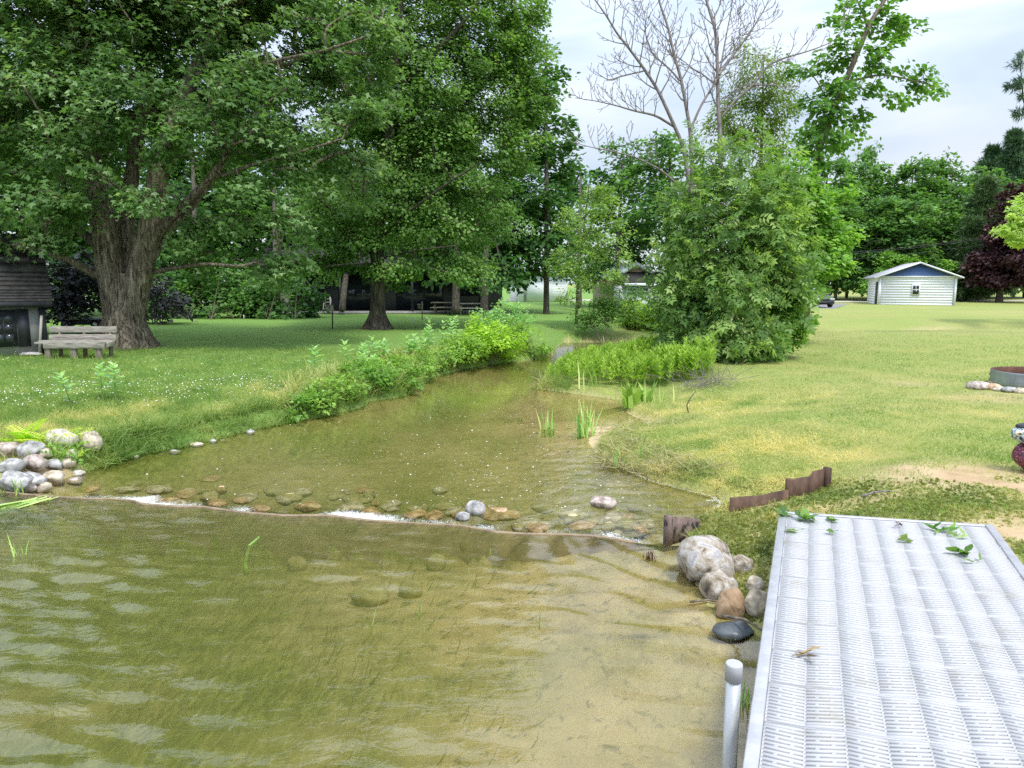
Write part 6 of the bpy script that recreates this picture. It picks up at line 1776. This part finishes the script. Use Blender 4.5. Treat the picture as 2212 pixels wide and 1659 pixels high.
for px, py, r_, lbl in weedpts:
    b = G(px, py)
    shrub('bank_weeds', lbl, px, py, [((b[0], b[1], b[2] + .16), (r_, r_ * .7, .20)), ((b[0] + .2 * r_, b[1] + .2, b[2] + .26), (r_ * .6, r_ * .5, .22))], dict(per=34, size=.085, spread=.17, tpl=KITE, mat=LM_bush if px % 20 else LM_elder, droop=.2, up=.6), .17, cat='weeds', r=.005, step=.1, group='weeds along the left bank')
# across the creek
shrub('straw_bush', 'sprawling yellow green bush left of the ash foot', 1440, 770, [lob(1430, 745, 17, .7, .5, .25), lob(1400, 755, 17, .5, .4, .2)], dict(per=40, size=.08, spread=.22, tpl=KITE, mat=LM_elder, droop=.3), .25, r=.006, step=.12)

# marsh plants filling the flat in front of the ash
poly = np.array([(1172, 829), (1185, 814), (1205, 804), (1262, 784), (1320, 770), (1400, 760), (1470, 775), (1540, 830), (1530, 850), (1440, 850), (1350, 846), (1230, 835)], float)
def in_poly(x, y, pg):
    c = np.zeros(len(x), bool)
    for (x0, y0), (x1, y1) in zip(pg, np.roll(pg, -1, 0)):
        c ^= ((y0 > y) != (y1 > y)) & (x < (x1 - x0) * (y - y0) / (y1 - y0 + 1e-9) + x0)
    return c
wpoly = np.array([W(*p)[:2] for p in poly])
q = R.random((9000, 2)) * (wpoly.max(0) - wpoly.min(0)) + wpoly.min(0)
q = q[in_poly(q[:, 0], q[:, 1], wpoly)][:1500]
pts = on_ground(q)
n = len(pts)
hh = np.interp(pts[:, 1], [13.5, 16, 19], [.44, .33, .24]) * np.interp(pts[:, 0], [.6, 1.1, 1.9], [.55, .75, 1]) * (.8 + .45 * R.random(n)) * (.55 + .9 * fbm(pts[:, 0] * 1.6, pts[:, 1] * 1.6, 88, 3))
mb = MB().scatter(WHORL, pts, np.column_stack([R.normal(size=n) * .12, R.normal(size=n) * .12, np.ones(n)]), np.column_stack([R.normal(size=n), R.normal(size=n), np.zeros(n)]), hh, np.clip(.5 + .55 * (R.random(n) - .5), 0, 1))
tag(mb.build('marsh_plants', LM_willow), 'dense bright green leafy marsh plants filling the creek flat', 'marsh plants', kind='stuff')
wp2 = np.array([W(*p)[:2] for p in [(1360, 722), (1425, 720), (1430, 712), (1365, 712)]])
q = R.random((700, 2)) * (wp2.max(0) - wp2.min(0)) + wp2.min(0)
pts = on_ground(q); n = len(pts)
mb = MB().scatter(WHORL, pts, np.column_stack([R.normal(size=n) * .1, R.normal(size=n) * .1, np.ones(n)]), np.column_stack([R.normal(size=n), R.normal(size=n), np.zeros(n)]), .55 + .3 * R.random(n), R.random(n))
tag(mb.build('far_marsh_plants', LM_willow), 'strip of bright marsh plants on the far creek bank', 'marsh plants', kind='stuff')

# reeds
def reeds(label, px, py, h_px, n, spread=.05, tpl=REED, mat=LM_reed, lean=.12, name='reed_clump', zb=None, cat='reeds', group='reed clumps in the creek shallows', wide=1.0):
    b = G(px, py) if zb is None else W(px, py, zb)
    k = 1533 / b[1]
    b = b + ZV * -.03
    p_ = np.repeat(b[None, :], n, 0) + R.normal(size=(n, 3)) * np.array([spread, spread, 0])
    T = np.column_stack([R.normal(size=n) * lean, R.normal(size=n) * lean, np.ones(n)])
    N = np.column_stack([R.normal(size=n), R.normal(size=n), R.normal(size=n) * .1])
    tv = tpl[0] * np.array([wide, 1, 1])
    mb = MB().scatter((tv, tpl[1]), p_, T, N, h_px / k * (.55 + .5 * R.random(n)), R.random(n))
    tag(mb.build(name, mat, base=b), label, cat, group)
reeds('slender reed clump standing alone in the creek, left of the taller clump', 1184, 942, 76, 14)
reeds('tallest reed clump in the creek shallows', 1262, 945, 92, 26, .07)
reeds('reed clump at the near edge of the right bank shallows', 1352, 995, 56, 16, .07)
reeds('short reed tuft beside the near reed clump', 1392, 990, 46, 12, .06)
reeds('broad leaved arrow shaped water plant at the marsh edge', 1370, 872, 62, 40, .12, BLADE, LM_willow, .25, wide=2.2)
reeds('tall blades at the front edge of the marsh plants', 1275, 838, 66, 14, .16)
reeds('reeds beside the arrow leaved water plant at the marsh edge', 1425, 872, 60, 18, .2)
reeds('tiny green seedling in the creek left of the reed clumps', 1122, 908, 16, 10, .03, BLADE, LM_elder, .3, wide=1.5)
reeds('reeds at the far creek bend under the slender tree', 1255, 728, 38, 26, .35)
reeds('reeds farther right at the far creek bend', 1330, 728, 42, 30, .5)
reeds('single tall stem with leaves against the steel end plate', 1446, 1125, 62, 7, .015, wide=1.2)
reeds('cut red stubble tuft in the water below the end plate', 1405, 1200, 26, 30, .025, REED, LM_purple, .2, zb=0, name='cut_stubble', cat='stubble', group=None, wide=1.6)
reeds('grass tuft against the right side of the end plate', 1508, 1168, 52, 40, .05, BLADE_LONG, LM_grass, .35, name='grass_tuft', cat='grass tuft', group=None)
reeds('green reed standing in front of the stone pile at the left edge', 42, 1066, 74, 5, .03, zb=0, wide=1.3)
reeds('dark bent blades at the left edge under the stone pile', 8, 1066, 34, 6, .05, zb=0, mat=LM_weed, lean=.4, wide=1.5)
reeds('thin green reed tuft rising from the lake at the far left', 34, 1200, 66, 6, .02, zb=0)
for px, py, h, lbl in [(803, 1350, 130, 'tallest thin reed rising from the lake in mid foreground'), (905, 1330, 92, 'thin bent reed rising beside the sunken stone'), (585, 1350, 70, 'thin reed rising from the lake left of the tallest one'), (622, 1352, 50, 'short thin reed next to the left thin reed'), (1060, 1195, 44, 'thin reed near the middle of the weir pool'), (1165, 1350, 56, 'short thin reed over the pale sand')]:
    reeds(lbl, px, py, h * 1.1, 1, .001, zb=0, wide=1.0, lean=.08, group='thin reeds rising from the lake')
reeds('thin reed tuft between the post and the dock', 1612, 1520, 80, 8, .02, zb=0)
# bowed grass floating on the water by the pile
gb = W(90, 1078, .02)
n = 40
T = np.column_stack([-1.0 + R.normal(size=n) * .12, -.75 + R.normal(size=n) * .15, .14 + R.random(n) * .12])
mb = MB().scatter(BLADE_LONG, np.repeat(gb[None, :], n, 0) + R.normal(size=(n, 3)) * np.array([.06, .05, .008]), T, np.column_stack([R.normal(size=n) * .2, R.normal(size=n) * .2, np.ones(n)]) * -1, .38 + .3 * R.random(n), .4 + .6 * R.random(n))
tag(mb.build('floating_grass', LM_reed, base=gb), 'bowed yellow green grass tuft trailing on the water by the stone pile', 'grass tuft')
# ferns among the stones
for px, py, n, s_, lbl in [(65, 962, 12, .36, 'bright fern behind the grey slab stone'), (100, 968, 10, .34, 'bright fern left of the pale pointed boulder'), (152, 968, 9, .28, 'bright fern between the two big boulders'), (160, 992, 8, .22, 'small fern in front of the tan boulder'), (190, 996, 6, .2, 'tiny fern at the waterline right of the mossy stone')]:
    b = G(px, py)
    a = R.random(n) * 6.28
    T = np.column_stack([np.cos(a) * .9, np.sin(a) * .9, .5 + .5 * R.random(n)])
    N = np.column_stack([-np.cos(a) * .5, -np.sin(a) * .5, np.ones(n)])
    mb = MB().scatter(FERN, np.repeat((b + ZV * .05)[None, :], n, 0) + R.normal(size=(n, 3)) * .03, T, N, s_ * (.7 + .5 * R.random(n)), R.random(n))
    tag(mb.build('fern', LM_fern, base=b), lbl, 'fern', 'ferns among the piled stones')
b = G(140, 996)
mb = MB(); n = 120
mb.scatter(KITE, np.repeat((b + ZV * .12)[None, :], n, 0) + R.normal(size=(n, 3)) * np.array([.14, .1, .06]), R.normal(size=(n, 3)), R.normal(size=(n, 3)) + ZV, .06, R.random(n))
tag(mb.build('stone_pile_weeds', LM_elder, base=b), 'small leafy weeds growing in the gap of the stone pile', 'weeds')
# kelp like stem under the surface
kb_ = [W(532, 1240, -.10), W(530, 1215, -.04), W(538, 1180, -.01), W(560, 1160, .004)]
tag(MB().tube(kb_, [.022, .017, .012, .007], 6).build('water_stem', LM_reed, base=kb_[0], smooth=True), 'pale curved plant stem just under the lake surface', 'stem')
# driftwood sticks on the right bank
def stick(label, pts, r, mat=BK_dead, name='stick'):
    tag(MB().tube(pts, np.linspace(r, r * .5, len(pts)), 6).build(name, mat, base=pts[0], smooth=True), label, 'stick')
stick('bent dead stick standing on the right bank by the reeds', [G(1487, 892), G(1486, 892) + ZV * .12 + np.array([-.02, 0, 0]), G(1488, 892) + ZV * .24 + np.array([.02, 0, 0]), G(1496, 892) + ZV * .33 + np.array([.04, 0, 0])], .012, BK_mid)
stick('pale bare stick lying in the sandy grass beyond the dock', [G(1860, 1080) + ZV * .03, G(1890, 1072) + ZV * .035, G(1925, 1068) + ZV * .03], .010)
stick('dark root trailing in the water by the cracked boulder', [W(1490, 1300, .0), W(1530, 1296, .015), W(1560, 1300, .02), W(1600, 1318, .05)], .008, BK_mid)
stick('dead stalks heaped beside the slate stone under the dock edge', [W(1560, 1330, .08), W(1610, 1338, .12), W(1650, 1365, .10)], .010, BK_mid)
# dry brush at the ash foot
b = G(1530, 835); n = 70
mb = MB()
for i in range(n):
    p0 = b + R.normal(size=3) * np.array([.25, .15, .02]); d = nrm(R.normal(size=3) * np.array([1, .6, .3]) + ZV * .5) * (.3 + .3 * R.random())
    mb.tube([p0, p0 + d * .5 + ZV * .04, p0 + d], .004, 3, cap=False)
tag(mb.build('dry_brush', BK_dead, base=b), 'tangle of dry grey twigs at the foot of the ash thicket', 'brush')

# ------------------------------------------------------------------ ground cover, grass and other countless stuff
def blades(name, label, px, py, size, tpl, mat, dry_gain=1.0, lean=.35, cat='grass', jitter=.25, wide=1.0, min_out=.02, lushbias=0., maxout=99, dirtcut=True, flatT=0.):
    x, y, z = Gmany(px, py)
    ok = np.isfinite(x) & (y > 1.5) & (y < 30)
    x, y = x[ok], y[ok]
    x = x + R.normal(size=len(x)) * .02; y = y + R.normal(size=len(y)) * .04
    d = sdpoly(x, y)
    di, dr, L = masks(x, y, d)
    keep = (d < -min_out) & (d > -maxout * (.4 + .6 * R.random(len(x)))) & ((R.random(len(x)) > di * 1.15) | (not dirtcut))
    ab = np.linalg.solve(np.array([[A3[0], D3[0]], [A3[1], D3[1]]]), np.array([x - Lo[0], y - Lo[1]]))
    keep &= ~((ab[0] > -.03) & (ab[0] < 1.03) & (ab[1] > -.03))
    x, y, di, dr, L, d = x[keep], y[keep], di[keep], dr[keep], L[keep], d[keep]
    z = hgt(x, y, d)
    n = len(x)
    sz = size * (1 + y / 22.) * (.55 + .8 * R.random(n)) * (.7 + .6 * fbm(x * 2.2, y * 2.2, 19, 2))
    T = np.column_stack([R.normal(size=n) * lean, R.normal(size=n) * lean - .05, np.ones(n) * (1 - flatT)])
    N = np.column_stack([R.normal(size=n), R.normal(size=n), .1 * R.normal(size=n) + flatT])
    clump = fbm(x * 3.1, y * 3.1, 23, 3)
    tint = np.clip((.18 + lushbias + .80 * dr * dry_gain) + (clump - .5) * .8 + .34 * (R.random(n) - .5), 0, 1)
    tv = tpl[0] * np.array([wide, 1, 1])
    mb = MB().scatter((tv, tpl[1]), np.column_stack([x, y, z - .004]), T, N, sz, tint)
    return tag(mb.build(name, mat), label, cat, kind='stuff')
def rnd(n, x0, x1, y0, y1, pw=1.0):
    return x0 + (x1 - x0) * R.random(n), y0 + (y1 - y0) * R.random(n) ** pw
def fade(n, x0, x1, y0, y1):
    px, py = rnd(n, x0, x1, y0, y1)
    k = R.random(n) < np.clip((py - y0) / 70, 0, 1)
    return px[k], py[k]
blades('lawn_grass', 'mown patchy green and straw grass of the right lawn', *fade(330000, 1330, 2560, 690, 1420), .024, BLADE, LM_grass, .95, .6, min_out=.10, wide=1.3)
blades('left_lawn_grass', 'short lush grass of the left lawn', *fade(170000, -260, 1150, 690, 905), .015, BLADE, LM_grass, .8, .55, min_out=.6, wide=1.2, lushbias=.12)
px, py = rnd(300000, -260, 1230, 755, 1010)
blades('bank_grass', 'long drooping uncut grass on the left bank slope', px[:210000], py[:210000], .062, BLADE_LONG, LM_grass, 1.0, .75, min_out=-.04, wide=1.1, lushbias=.12)
px, py = rnd(24000, 620, 1140, 755, 900)
blades('bank_tall_grass', 'tall loose grass among the weeds of the left bank', px, py, .20, BLADE_LONG, LM_grass, .7, .35, min_out=-.02, wide=.9, lushbias=.22, maxout=1.3)
px, py = rnd(46000, 1290, 1900, 830, 1130)
k = R.random(len(px)) < np.clip((1900 - px) / 330, 0, 1) ** 1.5 * np.clip((1130 - py) / 60, 0, 1) * np.clip((py - 830) / 40, 0, 1)
px, py = px[k], py[k]
blades('shore_grass', 'coarse uneven grass along the right shore', px, py, .050, BLADE_LONG, LM_grass, 1.0, .9, min_out=-.10, wide=1.2, lushbias=.26)
px, py = rnd(5200, 1480, 1690, 1085, 1340)
blades('creeping_plants', 'small leaved creeping plants covering the shore beside the dock', px, py, .030, ROUND, LM_ivy, .55, .9, cat='ground cover', min_out=.0, lushbias=.2, flatT=.55)
px, py = rnd(22000, 1500, 2400, 1035, 1200)
blades('trampled_weeds', 'sparse flattened weeds on the sandy ground beyond the dock', px, py, .024, ROUND, LM_ivy, .7, .9, cat='ground cover', min_out=.05, lushbias=.1, flatT=.6)
px, py = rnd(46000, -100, 1230, 790, 1010)
blades('waterline_grass', 'long grass hanging over the left waterline', px, py, .15, BLADE_LONG, LM_grass, .8, .5, min_out=-.10, wide=.8, maxout=.55, lushbias=.05)
# cut reed stems lying in the shallows
px, py = rnd(1700, 1290, 1560, 905, 1030)
x, y, z = Gmany(px, py)
d = sdpoly(x, y); k = (d < .55) & (d > -.5); x, y = x[k], y[k]; n = len(x)
zz = np.maximum(hgt(x, y), -.085) + .012
mb = MB().scatter((REED[0] * np.array([.6, 1, 1]), REED[1]), np.column_stack([x, y, zz]), np.column_stack([R.normal(size=n), R.normal(size=n) * .7, .02 + .16 * R.random(n) ** 2]), np.column_stack([R.normal(size=n) * .3, R.normal(size=n) * .3, np.ones(n)]), .16 + .16 * R.random(n), .3 + .7 * R.random(n))
tag(mb.build('cut_reeds', LM_debris), 'cut reed stems and debris lying in the right shallows', 'reed debris', kind='stuff')
# clover flowers on the left lawn
px, py = rnd(1500, -150, 900, 775, 885)
w_ = np.exp(-((py - (862 - .06 * px)) / 26) ** 2) + .10
k = R.random(len(px)) < w_
x, y, z = Gmany(px[k], py[k]); k = sdpoly(x, y) < -.9; x, y, z = x[k], y[k], z[k]; n = len(x)
mb = MB().scatter((np.array([[-.5, -.5, 0], [.5, -.5, 0], [.5, .5, 0], [-.5, .5, 0], [0, 0, .7]]), [np.array([[0, 1, 4], [1, 2, 4], [2, 3, 4], [3, 0, 4]])]), np.column_stack([x, y, z + .055]), np.tile([0, 1., 0], (n, 1)) + R.normal(size=(n, 3)) * .2, np.tile([0, 0, 1.], (n, 1)), .010 + .009 * R.random(n), R.random(n))
tag(mb.build('clover_flowers', LM_clover), 'scattered white clover flowers in the left lawn', 'clover', kind='stuff')
# white flecks drifting on the creek
px, py = rnd(2000, 300, 1560, 800, 1100)
k = R.random(len(px)) < (np.exp(-((px - 1060 - (py - 900) * -.3) / 260) ** 2) * .8 + .10)
px, py = px[k], py[k]
x, y = np.array([W(a, b, -.08)[:2] for a, b in zip(px, py)]).T
k = (sdpoly(x, y) > .15) & (y > crest_y(x) + .3); x, y = x[k], y[k]; n = len(x)
mb = MB().scatter((np.array([[-.5, -.3, 0], [.5, -.5, 0], [.35, .5, 0.1], [-.4, .4, .1]]), [np.array([[0, 1, 2, 3]])]), np.column_stack([x, y, np.full(n, -.072)]), np.column_stack([R.normal(size=n), R.normal(size=n), np.zeros(n)]), np.column_stack([R.normal(size=n) * .25, R.normal(size=n) * .25, np.ones(n)]), .007 + .013 * R.random(n) ** 2, R.random(n))
tag(mb.build('floating_flecks', LM_fleck), 'white fluff flecks drifting on the creek', 'fluff', kind='stuff')
# water weed on the lake bed
px, py = rnd(9000, -200, 1330, 1085, 1659)
x = []; 
x, y, z = Gmany(px, py)
d = sdpoly(x, y)
dens = np.interp(x, [-5, -2.2, -.8, .2, .9], [1, .85, .22, 0, 0]) * np.clip((fbm(x * 1.5, y * 1.5, 93, 3) - .38) * 5, 0, 1)
k = (d > .25) & (y < crest_y(x) - .06) & (R.random(len(x)) < dens)
x, y, z = x[k], y[k], z[k]; n = len(x)
flow = np.column_stack([.75 + R.normal(size=n) * .25, .65 + R.normal(size=n) * .25, .30 + .25 * R.random(n)])
sz = np.minimum(.06 + .10 * R.random(n), -z * 1.2)
mb = MB().scatter(BLADE_LONG, np.column_stack([x, y, z]), flow, np.column_stack([R.normal(size=n) * .5, R.normal(size=n) * .5, np.ones(n)]), np.maximum(sz, .03), np.clip(.4 + .5 * (R.random(n) - .5), 0, 1))
tag(mb.build('lake_weed', LM_weed), 'olive water weed streaming under the lake surface', 'water weed', kind='stuff')
